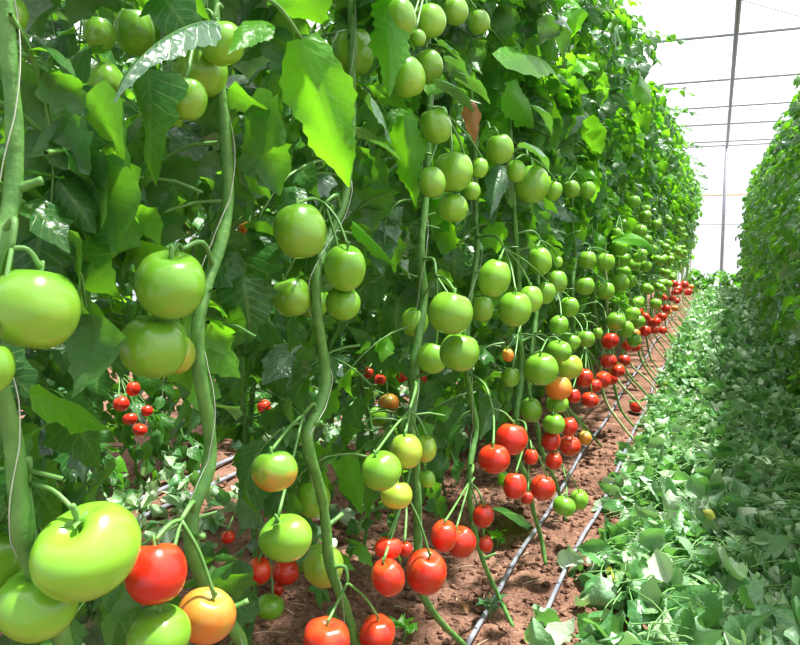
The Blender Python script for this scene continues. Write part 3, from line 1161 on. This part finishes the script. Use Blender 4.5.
NEAR_LABELS = [
    'nearest tomato vine with the thickest bare stem at the left photo edge',
    'second tomato vine, thick winding green stem left of the big hanging leaf',
    'third tomato vine, curving stem below the big hanging leaf',
    'fourth tomato vine, straight stem with the big red pair at its foot',
    'fifth tomato vine, thin stem bending out over the soil beside first drip pipe',
    'sixth tomato vine with the mixed green, yellow and orange cluster',
    'seventh tomato vine with the low pair of pale green fruit at its foot',
    'eighth tomato vine with four green fruit round its stem',
    'ninth tomato vine with red and green fruit over the path edge']
for k in range(9):
    key = 'A%d' % k
    st = STEMS[key]
    mid = min(st, key=lambda p: abs(p.z - 1.5))
    off = Vector((mid.x, mid.y, 0))
    fm = foliage(500 + k, 58, 1.25, 2.5, HI, off=off, low=(0.72, 1.25, 9, BACK), xr=(-.4, AX if k < 5 else AX2), keep=keep_front, bright=0.14 if k < 4 else 0.22)
    # move to the vine's own origin
    base = st[0]
    sh = np.array((off.x - base.x, off.y - base.y, 0), np.float32)
    fm.v = [v + sh for v in fm.v]
    vine(key, [0.0105, 0.0098, 0.0098, 0.0105, 0.0088, 0.0105, 0.0095, 0.010, 0.010][k], NEAR_LABELS[k], 'tomato vines of the left row', fol_mb=fm, stubs=3, seed=k, sides=10)
for k in range(9, NA):
    vine('A%d' % k, 0.0095, '%s tomato vine along the left side of the path, counted from the camera' % ORD[k], 'tomato vines of the left row',
         fol_mesh=FA[k % 6], stemmat='oldstem' if k % 2 else 'stem', stubs=3, seed=k, sides=6, mirror=bool(k % 2))


for i, key in enumerate(KB):
    st = STEMS[key]
    if st[0].y < 4.0:          # these leave a gap low down through which the sunlit path shows
        mid = st[len(st) // 2]
        fm = foliage(700 + i, 105, 0.55, 2.5, HI, off=Vector((mid.x, mid.y, 0)), low=(0.15, 0.6, 6, None), keep=keep_gap, bright=0.04, size=(0.06, 0.105), Lr=(0.18, 0.36))  # lit leaf colour kept rare here too, standing in for shade
        sh = np.array((mid.x - st[0].x, mid.y - st[0].y, 0), np.float32)
        fm.v = [v + sh for v in fm.v]
        vine(key, 0.009, '%s tomato vine in the shaded second row behind the near stems' % ORD[i], 'tomato vines of the shaded second row', fol_mb=fm, stubs=2, seed=50 + i, sides=6)
        continue
    vine(key, 0.009, '%s tomato vine in the shaded second row behind the near stems' % ORD[i], 'tomato vines of the shaded second row', fol_mesh=FB[i % 5], stubs=2, seed=50 + i, sides=6, mirror=bool(i % 2))
for i, key in enumerate(KC):
    vine(key, 0.009, '%s tomato vine beyond the sunlit left path, behind the shaded row' % ORD[i], 'tomato vines beyond the left path', fol_mesh=FC[i % 3], seed=80 + i, sides=5, mirror=bool(i % 2))
for i, key in enumerate(KR):
    vine(key, 0.009, '%s bushy tomato vine on the right side of the path, counted from the camera' % ORD[i], 'tomato vines of the right row', fol_mesh=FR[i % 5], seed=120 + i, sides=6, mirror=bool(i % 2))


# ------------------------------------------------------------------ single leaves that stand out
def big_leaf(parent, b, t, wpx, X, mat, bend=0.5, fold=-0.2, up=0.5, wave=0.12, teeth=0.10, seed=1, nl=22, X1=None, twist=0.0, stalk=None):
    P0, P1 = onx(*b, X), onx(*t, X if X1 is None else X1)
    d = P1 - P0
    L = d.length
    dm = 0.5 * (depth(P0) + depth(P1))
    w = 0.5 * wpx * dm / FPX / L
    tp = leaf_template(nl, 4, w / 0.93, bend, fold, wave, teeth, seed, twist)
    ys = tp[0][-5]
    tipv = Vector((0, float(ys[1]), float(ys[2])))
    nr = ((CAM - P0).normalized() * (1 - up) + Vector((0, 0, 1)) * up)
    s = d.normalized().cross(nr).normalized()
    n = s.cross(d.normalized())
    # aim so that the bent blade's tip lands on P1
    ang = math.atan2(tipv.z, tipv.y)
    dd = d.normalized() * math.cos(ang) - n * math.sin(ang)
    nn = s.cross(dd)
    mb = MB()
    put_leaf(mb, tp, P0, dd, nn, L / tipv.length, 1.0, 0)
    if stalk:
        q = onx(*stalk, X)
        mb.tube([q, q.lerp(P0, 0.5) + Vector((0, 0, 0.01)), P0], [0.003, 0.0028, 0.0022], sides=6, mi=1, sub=3)
    o = mb.build('leaf', [M[mat], M['stalk']], parent, parent.location)
    return o


V = VINES
lf = big_leaf(V['A2'], (301, 38), (349, 187), 52, -0.50, 'leaf_bright', bend=0.9, fold=-0.35, up=0.12, wave=0.26, seed=3, stalk=(258, -6))
lf['label'] = 'big backlit bright green leaf hanging over the third vine'
big_leaf(V['A2'], (298, -28), (322, 24), 62, -0.50, 'leaf_bright', up=0.1, seed=4, stalk=(288, -40))
lf = big_leaf(V['A3'], (393, -6), (389, 97), 38, -0.555, 'leaf_bright', up=0.1, fold=-0.3, seed=5, teeth=0.17)
lf['label'] = 'narrow bright toothed leaf hanging from the top edge'
lf = big_leaf(V['A1'], (214, 20), (114, 102), 36, -0.53, 'leaf_grey', up=0.75, bend=1.0, fold=-0.6, seed=6, stalk=(222, 8))
lf['label'] = 'silvery curled leaf arching left over the top cluster'
big_leaf(V['A1'], (268, 22), (228, 54), 28, -0.53, 'leaf_bright', up=0.4, seed=7)
lf = big_leaf(V['A3'], (404, 116), (416, 207), 30, -0.57, 'leaf_bright', up=0.1, fold=-0.5, teeth=0.18, seed=8)
big_leaf(V['A3'], (371, 97), (392, 146), 40, -0.50, 'leaf_grey', up=0.55, seed=9)
big_leaf(V['A3'], (362, 128), (400, 160), 26, -0.51, 'leaf_grey', up=0.6, seed=19)
big_leaf(V['A2'], (353, 224), (397, 269), 14, -0.60, 'leaf_bright', up=0.3, fold=-0.8, seed=10)
big_leaf(V['A3'], (440, 80), (474, 113), 24, -0.49, 'leaf_grey', up=0.6, seed=11)
big_leaf(V['A4'], (458, 72), (490, 104), 22, -0.48, 'leaf_grey', up=0.6, seed=12)
big_leaf(V['A4'], (446, 56), (470, 78), 14, -0.49, 'leaf_grey', up=0.6, seed=12)
lf = big_leaf(V['A4'], (470, 103), (475, 144), 15, -0.58, 'dry', up=0.1, fold=-0.6, wave=0.3, seed=13)
lf['label'] = 'dry brown shrivelled leaf'
big_leaf(V['A4'], (500, 165), (490, 218), 20, -0.56, 'leaf_grey', up=0.35, fold=-0.5, seed=14)
big_leaf(V['A4'], (505, 168), (512, 208), 16, -0.56, 'leaf_grey', up=0.35, fold=-0.5, seed=24)
big_leaf(V['A5'], (524, 142), (549, 172), 16, -0.45, 'leaf_grey', up=0.5, fold=-0.5, seed=15)
big_leaf(V['A5'], (500, 62), (562, 92), 36, -0.54, 'leaf_bright', up=0.3, seed=16)
big_leaf(V['A5'], (505, 90), (535, 128), 32, -0.54, 'leaf_bright', up=0.2, seed=17)
big_leaf(V['A6'], (588, 118), (601, 154), 19, -0.50, 'leaf_bright', up=0.1, seed=18)
big_leaf(V['A5'], (530, 105), (552, 136), 14, -0.47, 'leaf_grey', up=0.5, seed=28)
big_leaf(V['A7'], (632, 82), (650, 104), 22, -0.42, 'leaf_bright', up=0.1, seed=29)
big_leaf(V['A7'], (612, 240), (652, 258), 10, -0.5, 'leaf_bright', up=0.1, seed=30)
VB = V[KB[0]]


def back_leaf(b, t, w, X, mat='leaf', **kw):
    c = onx(*b, X)
    q = min(KB, key=lambda k: (STEMS[k][3] - c).length)
    return big_leaf(V[q], b, t, w, X, mat, **kw)


for i, (b, t, w, X, m) in enumerate((
        ((262, 243), (221, 272), 38, -0.9, 'leaf_grey'), ((136, 572), (92, 612), 38, -0.85, 'leaf'), 
        ((238, 498), (266, 535), 30, -0.85, 'leaf_grey'), ((40, 130), (112, 102), 40, -0.85, 'leaf'), ((150, 170), (92, 130), 36, -0.95, 'leaf'),
        ((60, 90), (30, 150), 44, -0.9, 'leaf_grey'), ((55, 165), (10, 205), 40, -0.9, 'leaf'), ((100, 200), (158, 182), 30, -0.95, 'leaf'),
        ((250, 70), (296, 120), 50, -0.9, 'leaf'), ((245, 75), (215, 118), 40, -0.9, 'leaf_grey'), ((70, 290), (110, 325), 24, -0.9, 'leaf_bright'),
        ((262, 440), (240, 500), 30, -0.9, 'leaf'), ((345, 455), (362, 515), 26, -0.9, 'leaf_bright'),
        ((330, 450), (395, 520), 40, -1.0, 'leaf'), ((300, 440), (345, 470), 30, -0.9, 'leaf_bright'), 
        ((20, 470), (60, 530), 60, -0.9, 'leaf'), ((60, 400), (100, 470), 50, -0.9, 'leaf'), ((0, 430), (40, 500), 60, -0.9, 'leaf'),
        ((30, 395), (110, 430), 40, -0.85, 'leaf_bright'), ((240, 560), (222, 615), 34, -0.95, 'leaf'), ((250, 590), (200, 640), 40, -0.95, 'leaf'),
        ((110, 600), (130, 650), 30, -0.85, 'leaf'), ((350, 330), (400, 380), 40, -0.95, 'leaf'), ((380, 350), (440, 400), 40, -1.0, 'leaf'),
        ((455, 400), (440, 450), 30, -0.9, 'leaf'), ((500, 390), (480, 440), 26, -0.85, 'leaf'), ((520, 500), (490, 470), 26, -0.8, 'leaf'),
        ((500, 512), (530, 545), 26, -0.75, 'leaf'), ((300, 345), (262, 385), 40, -0.9, 'leaf_grey'), ((370, 205), (345, 250), 30, -0.8, 'leaf_grey'),
        ((235, 300), (290, 360), 44, -1.0, 'leaf'))):
    back_leaf(b, t, w, X, m, up=0.45, seed=30 + i, nl=14, wave=0.15)

# ------------------------------------------------------------------ twine
for k, w in enumerate(('nearest', 'second', 'third', 'fourth', 'fifth')):
    st = STEMS['A%d' % k]
    mb = MB()
    pts = []
    zmin = 0.25
    z = 2.35
    i = 0
    fine = []
    for a, b in zip(st, st[1:]):
        for f in (0, .2, .4, .6, .8):
            fine.append(a.lerp(b, f))
    for j, p in enumerate(fine):
        if p.z < zmin:
            continue
        a = p.z * 2 * PI / 0.34 + k
        q = 0.012 + 0.003 * math.sin(p.z * 7)
        pts.append(p + Vector((math.cos(a) * q, math.sin(a) * q, 0)))
    pts.append(Vector((pts[-1].x, pts[-1].y, 3.94)))
    mb.tube(pts, 0.00065, sides=5, sub=2)
    tag(mb.build('support_string', M['twine'], None), 'thin white support string twisted round the %s stem from the camera' % w, 'string', 'support strings round the stems')

# ------------------------------------------------------------------ ground
xs = np.concatenate([np.arange(-9, -1.6, 0.4), np.arange(-1.6, 0.3, 0.035), np.arange(0.3, 7.01, 0.4)])
ys = np.concatenate([np.arange(-1.5, 0.5, 0.4), np.arange(0.5, 6.0, 0.045), np.arange(6, 23.1, 0.35)])


def gz(x, y):
    z = 0.018 * noise.noise(Vector((x * 3, y * 3, 0))) + 0.014 * noise.noise(Vector((x * 11, y * 11, 3)))
    if y < 6.5 and -1.7 < x < 0.4:
        z += 0.012 * noise.noise(Vector((x * 31, y * 31, 7)))
    return z - 0.008


vs = [(x, y, gz(x, y)) for y in ys for x in xs]
nx = len(xs)
fs = [(j * nx + i, j * nx + i + 1, (j + 1) * nx + i + 1, (j + 1) * nx + i) for j in range(len(ys) - 1) for i in range(nx - 1)]
mb = MB()
mb.add(vs, fs)
fl = mb.build('floor', M['soil'])
fl['kind'] = 'structure'

# loose crumbs of soil
r3 = random.Random(3)
mb = MB()
ico = [(math.sin(a) * math.cos(b), math.sin(a) * math.sin(b), math.cos(a)) for a in (0.01, 0.8, 1.6, 2.4, 3.13) for b in (0, 1.05, 2.1, 3.14, 4.19, 5.24)]
icf = [(i * 6 + j, (i + 1) * 6 + j, (i + 1) * 6 + (j + 1) % 6, i * 6 + (j + 1) % 6) for i in range(4) for j in range(6)]
ico = np.array(ico, np.float32)
for i in range(9500):
    if i < 8300:
        y = 0.9 + 4.2 * r3.random() ** 1.3
        x = r3.uniform(-1.55, -0.2)
    else:
        y = r3.uniform(2.0, 5.5)
        x = r3.uniform(-2.9, -1.5)
    s = 0.003 + 0.017 * r3.random() ** 3
    jit = np.array([[r3.uniform(.65, 1.2)] for _ in range(30)], np.float32)
    v = ico * jit * np.array((s * r3.uniform(.8, 1.4), s * r3.uniform(.8, 1.4), s * 0.75), np.float32) + np.array((x, y, gz(x, y) + s * 0.25), np.float32)
    mb.add(v, icf)
o = mb.build('soil_crumbs', M['soil'], None, None, False)
tag(o, 'loose reddish brown soil crumbs scattered between the stems', 'soil', None, 'stuff')


mb = MB()
for i in range(240):
    y = 1.0 + 4.5 * r3.random()
    x = r3.uniform(-1.3, -0.35)
    a = r3.uniform(0, 6.28)
    L = r3.uniform(0.012, 0.05)
    c = Vector((x, y, gz(x, y) + 0.006))
    dv = Vector((math.cos(a), math.sin(a), r3.uniform(-.1, .15))) * L
    if i % 3:
        mb.tube([c - dv, c + Vector((0, 0, .004)), c + dv], [0.0013, 0.0015, 0.001], sides=4, sub=2)
    else:
        put_leaf(mb, r3.choice(CURL), c, dv, Vector((r3.gauss(0, .4), r3.gauss(0, .4), 1)), r3.uniform(0.02, 0.05), 1.0, 1)
o = mb.build('dry_debris', [M['straw'], M['dry']])
tag(o, 'bits of dry stalk and brown leaf strewn over the soil', 'debris', None, 'stuff')

# ------------------------------------------------------------------ leaf litter
def heap(x, y):
    e = max(0, min(1, (x + 0.46 + 0.10 * noise.noise(Vector((y * 1.7, 0, 5)))) / 0.3))
    h = e * (0.07 + 0.12 * (0.5 + noise.noise(Vector((x * 3, y * 2.2, 9)))) + 0.05 * max(0, x))
    return h


r4 = random.Random(21)
mb = MB()


def litter_leaf(mb, x, y, z, size, tm, pale=0.35):
    az = r4.uniform(0, 2 * PI)
    el = r4.uniform(-0.5, 0.95) * (1 if r4.random() < .8 else 1.5)
    d = Vector((math.cos(az) * math.cos(el), math.sin(az) * math.cos(el), math.sin(el)))
    nr = Vector((r4.gauss(0, .8), r4.gauss(0, .8), 1 if r4.random() < 0.62 else -1))
    q = r4.random()
    put_leaf(mb, r4.choice(tm), Vector((x, y, z)), d, nr, size, r4.uniform(0.8, 1.35), 1 if q < pale else (2 if q > 0.997 else 0))


def edge(y):
    return -0.40 + 0.10 * noise.noise(Vector((y * 1.9, 2, 0))) + 0.05 * noise.noise(Vector((y * 6, 7, 0))) + (0.09 if y < 2.6 else 0) + 0.13 * math.exp(-((y - 3.05) / 0.28) ** 2)


for i in range(4300):
    y = 0.9 + 5.6 * r4.random() ** 1.1
    x = r4.uniform(-0.5, 0.75)
    e = edge(y)
    if x < e and r4.random() > 0.05:
        continue
    h = heap(x, y)
    z = gz(x, y) + 0.008 + h * r4.random() ** 0.6
    litter_leaf(mb, x, y, z, r4.uniform(0.075, 0.11 + 0.10 * max(0, 1 - y / 5)), CURL if r4.random() < 0.6 else SOFT)
for i in range(7000):
    y = 6.5 + 13.2 * r4.random() ** 1.2
    x = r4.uniform(-0.5, 0.75)
    if x < edge(y) and r4.random() > 0.06:
        continue
    z = gz(x, y) + 0.01 + heap(x, y) * 1.25 * r4.random() ** 0.6
    litter_leaf(mb, x, y, z, r4.uniform(0.07, 0.14), LO if y > 9 else CURL)
# leaf stalks lying about
for i in range(1100):
    y = 0.9 + 5.0 * r4.random()
    x = r4.uniform(-0.42, 0.6)
    if x < edge(y):
        continue
    a = r4.uniform(0, 2 * PI)
    L = r4.uniform(0.05, 0.11)
    c = Vector((x, y, gz(x, y) + heap(x, y) * 0.9 + 0.015))
    dv = Vector((math.cos(a), math.sin(a), r4.uniform(-.2, .3))) * L
    mb.tube([c - dv, c + Vector((0, 0, .02)), c + dv], [0.0028, 0.0024, 0.0015], sides=4, mi=3, sub=2, cap=False)
o = mb.build('leaf_litter', [M['litter'], M['litter_pale'], M['yellow_leaf'], M['stalk']])
tag(o, 'deep litter of cut green tomato leaves covering the path', 'leaves', None, 'stuff')

mb = MB()
for i in range(1900):
    y = r4.uniform(1.6, 9.0)
    x = r4.uniform(-2.65, -1.35)
    if noise.noise(Vector((x * 1.6, y * 1.6, 0))) < -0.02:
        continue
    litter_leaf(mb, x, y, gz(x, y) + 0.01 + 0.10 * r4.random(), r4.uniform(0.06, 0.12), CURL, 0.55)
o = mb.build('leaf_litter', [M['litter'], M['litter_pale'], M['yellow_leaf'], M['stalk']])
tag(o, 'sunlit cut leaves on the second path seen behind the near stems', 'leaves', None, 'stuff')


# whole cut leaves lying on top near the camera
def cut_leaf(u, v, toward, L, size, pale, label, z=0.10, droop=0.5, el=0.25, seed=0, curl=True):
    r = random.Random(seed)
    P = ong(u, v, z)
    q = ong(*toward, z)
    az = math.atan2(q.y - P.y, q.x - P.x)
    mb = MB()
    compound_leaf(mb, Vector((0, 0, 0)), az, el, L, size, r, CURL if curl else SOFT, None, 0.0, droop, True, 3, mis=((1,) * 3 if pale else (0,) * 3))
    o = mb.build('cut_leaf', [M['litter'], M['litter_pale'], M['yellow_leaf'], M['stalk']])
    o.location = P
    tag(o, label, 'leaf', 'whole cut leaves on top of the path litter')
    return o


cut_leaf(588, 572, (700, 585), 0.26, 0.16, True, 'large pale cut leaf arching from the soil onto the litter, nearest the second drip pipe', seed=1, z=0.10, curl=False)
cut_leaf(690, 610, (760, 560), 0.22, 0.11, False, 'green cut leaf lying diagonal low in the near right litter', seed=2, z=0.12)
cut_leaf(628, 640, (690, 620), 0.24, 0.16, True, 'pale whitish cut leaf at the bottom edge of the litter', seed=3, z=0.08, curl=False)
cut_leaf(715, 520, (680, 550), 0.18, 0.10, False, 'grey-green curled cut leaf in the middle of the near litter', seed=4, z=0.12)
cut_leaf(780, 600, (740, 640), 0.2, 0.12, False, 'broad shaded cut leaf in the bottom right corner', seed=5, z=0.14, curl=False)
cut_leaf(670, 470, (690, 450), 0.16, 0.09, False, 'bright green upright cut leaf amid the litter beyond the second pipe bend', seed=6, z=0.10, el=0.7, curl=False)
cut_leaf(632, 402, (650, 395), 0.12, 0.08, False, 'wilted dark leaf draped over the fallen red tomato', seed=7, z=0.085, el=0.1)
mb = MB()
put_leaf(mb, CURL[1], Vector((0, 0, 0)), Vector((1, .3, .4)), Vector((0, -.6, 1)), 0.075, 1.1)
o = mb.build('cut_leaf', [M['yellow_leaf']])
o.location = ong(703, 511, 0.20)
tag(o, 'single yellow leaf lying on the green litter', 'leaf', 'whole cut leaves on top of the path litter')

# sprouts on the soil
for i, (u, v, lab) in enumerate(((497, 548, 'small bright green sprout on the soil right of the fifth stem'), (489, 618, 'dark leafy sprout beside the first drip pipe near the bottom edge'), (404, 640, 'tiny green sprout at the bottom edge under the big red pair'))):
    r = random.Random(i)
    mb = MB()
    for k in range(7):
        a = k * 0.9 + r.random()
        d = Vector((math.cos(a), math.sin(a), r.uniform(0.3, 1.0)))
        put_leaf(mb, r.choice(HI), Vector((math.cos(a) * .01, math.sin(a) * .01, 0.02 + .008 * k)), d, Vector((0, 0, 1)), r.uniform(0.035, 0.06), 1.0, 0)
    mb.tube([(0, 0, -0.01), (0.004, 0, 0.04), (0, 0.003, 0.085)], [0.003, 0.0026, 0.001], sides=5, mi=1)
    o = mb.build('sprout', [M['leaf_bright'] if i != 1 else M['leaf_grey'], M['stalk']])
    o.location = ong(u, v)
    tag(o, lab, 'plant', 'sprouts on the soil')


# ------------------------------------------------------------------ drip pipes
def pipe(xa, y0, y1, label, px=None, r=0.0085, mat='pipe', seed=0):
    rp = random.Random(seed)
    root = None
    pts = []
    if px:
        for (u, v) in px:
            g = ong(u, v, 0.014)
            pts.append(g)
        xa = pts[-1].x
        y0 = pts[-1].y + 0.5
    yy = y0
    while yy < y1:
        pts.append(Vector((xa + rp.uniform(-.012, .012), yy, 0.016)))
        yy += 0.6
    mb = MB()
    P = mb.tube(pts, r, sides=8, sub=4)
    o = mb.build('drip_pipe', M[mat])
    tag(o, label, 'pipe', 'drip irrigation pipes')
    d = 0.0
    last = P[0]
    n = 0
    for p in P:
        if (p - last).length > 0.3 and n < 8:
            m2 = MB()
            m2.tube([p + Vector((0, 0, r * 0.6)), p + Vector((0.002, 0, r * 1.7))], [0.005, 0.0035], sides=6, smooth=False)
            m2.build('dripper', M[mat], o)
            last = p
            n += 1
    return o


pipe(0, 0, 19, 'grey drip pipe running under the leaning stems, left of the parallel pair', px=[(440, 690), (467, 645), (500, 588), (521, 550), (546, 515), (572, 470)], seed=1)
pipe(0, 0, 19, 'grey drip pipe along the litter edge, right of the parallel pair', px=[(510, 690), (532, 643), (550, 603), (566, 568), (585, 532), (604, 500), (634, 430)], seed=2)
pipe(-2.28, 1.2, 9, 'dark drip pipe on the second path, nearer one seen between first stems', seed=3, r=0.011)
pipe(-2.45, 1.2, 9, 'dark drip pipe on the second path, farther one seen between first stems', seed=4, r=0.011)

# ------------------------------------------------------------------ greenhouse
HR = 3.94


def y_at(z, v):              # how far down the path a point over its middle at height z sits
    a, b = 3.0, 60.0
    for _ in range(60):
        m = 0.5 * (a + b)
        if proj(Vector((0.1, m, z)))[1] < v:
            a = m
        else:
            b = m
    return a


YE = y_at(HR, 147) + 0.1


def struct(name, mb, mat, smooth=True):
    o = mb.build(name, M[mat], None, None, smooth)
    o['kind'] = 'structure'
    return o


mb = MB()
arch = [(-9 + 16 * i / 24, 0) for i in range(25)]
arch = [(x, 2.9 + 2.1 * max(0.0, 1 - ((x + 1) / 8.0) ** 2) ** 0.6) for x, _ in arch]
v = [(x, yy, z) for yy in (-2.5, YE) for x, z in arch]
mb.add(v, [(i, i + 1, i + 26, i + 25) for i in range(24)])
struct('ceiling', mb, 'film')
mb = MB()
v = [(x, YE, zz) for zz in (0, 1) for x, _ in arch]
for i, (x, z) in enumerate(arch):
    v[i] = (x, YE, -0.05)
    v[25 + i] = (x, YE, z)
mb.add(v, [(i, i + 1, i + 26, i + 25) for i in range(24)])
struct('wall_back', mb, 'film', False)
for nm, x in (('wall_left', -9.0), ('wall_right', 7.0)):
    mb = MB()
    mb.add([(x, -2.5, -.05), (x, YE, -.05), (x, YE, 2.9), (x, -2.5, 2.9)], [(0, 1, 2, 3)])
    struct(nm, mb, 'film', False)

mb = MB()
mb.tube([(0.10, -2.3, HR), (0.10, YE - 0.1, HR)], 0.034, sides=12, smooth=False)
tag(mb.build('ridge_pipe', M['steel']), 'long grey steel pipe running overhead along the path', 'pipe')
bars = [-211, -166, -139, -121.5, -104, -97]
words = ('first', 'second', 'third', 'fourth', 'fifth', 'sixth')
for i, dv in enumerate(bars):
    y = min(y_at(HR + 0.045, 245 + dv), YE - 0.12)
    mb = MB()
    mb.tube([(-5.5, y, HR + 0.045), (5.0, y, HR + 0.045)], 0.022, sides=8, smooth=False)
    tag(mb.build('tie_bar', M['steel_light']), 'thin grey roof tie bar crossing overhead, %s one from the camera' % words[i], 'bar', 'roof tie bars')
y1 = y_at(HR + 0.045, 34)
mb = MB()
mb.tube([(-0.25, y1 - 1.0, HR + 0.35), (1.15, y1, HR + 0.06)], 0.007, sides=6, smooth=False)
tag(mb.build('brace_wire', M['steel_light']), 'thin diagonal wire running down to the nearest roof tie bar', 'wire')
mb = MB()
mb.tube([(0.09, YE - 0.15, -0.05), (0.09, YE - 0.15, HR + 0.03)], 0.045, sides=12, smooth=False)
tag(mb.build('end_post', M['steel_light']), 'pale grey upright post at the far end of the path', 'post')
for zz, r, nm, mt, lab in ((2.62, 0.035, 'end_rail', 'wood', 'pale orange rail across the far end wall, upper one'), (1.78, 0.012, 'end_rail', 'steel_light', 'thin grey rail across the far end wall, lower one')):
    mb = MB()
    mb.tube([(-4, YE - 0.07, zz), (4, YE - 0.07, zz)], r, sides=8, smooth=False)
    tag(mb.build(nm, M[mt]), lab, 'rail')
# low growth at the far end
for i, (x, y) in enumerate(((-0.25, 20.3), (0.05, 20.5), (0.35, 20.2), (-0.55, 20.1), (0.6, 20.4))):
    mb = foliage(800 + i, 16, 0.12, 0.55 + 0.1 * (i % 2), LO, size=(0.10, 0.16), Lr=(0.2, 0.35), bright=0.35)
    mb.tube([(0, 0, -0.02), (0, 0, 0.3), (0.02, 0, 0.55)], [0.008, 0.007, 0.004], sides=5, mi=3)
    o = mb.build('low_bush', LEAFMATS)
    o.location = (x, y, 0)
    tag(o, '%s low green bush from the left at the far end of the path' % ('second', 'third', 'fourth', 'first', 'fifth')[i], 'plant', 'low bushes at the far end')

# ------------------------------------------------------------------ light
sd = bpy.data.lights.new('sun', 'SUN')
sd.energy = 14.0
sd.angle = math.radians(3)
sd.color = (1.0, 0.97, 0.90)
so = bpy.data.objects.new('sun', sd)
COL.objects.link(so)
so.location = (3, 6, 12)
so.rotation_mode = 'QUATERNION'
so.rotation_quaternion = Vector((0, 0, 1)).rotation_difference(Vector((0.245, 0.18, 0.95)).normalized())
w = bpy.data.worlds.new('World')
SC.world = w
w.use_nodes = True
bg = w.node_tree.nodes['Background']
bg.inputs[0].default_value = (0.93, 0.97, 1.0, 1)
bg.inputs[1].default_value = 0.78

vs_ = SC.view_settings
vs_.view_transform = 'Standard'
vs_.look = 'None'
vs_.gamma = 1
vs_.use_curve_mapping = False
vs_.exposure = 0.38
SC.cycles.max_bounces = 8
SC.cycles.diffuse_bounces = 4
SC.cycles.glossy_bounces = 3
SC.cycles.transmission_bounces = 6
SC.cycles.transparent_max_bounces = 8
SC.cycles.caustics_reflective = False
SC.cycles.caustics_refractive = False
SC.cycles.sample_clamp_indirect = 6.0
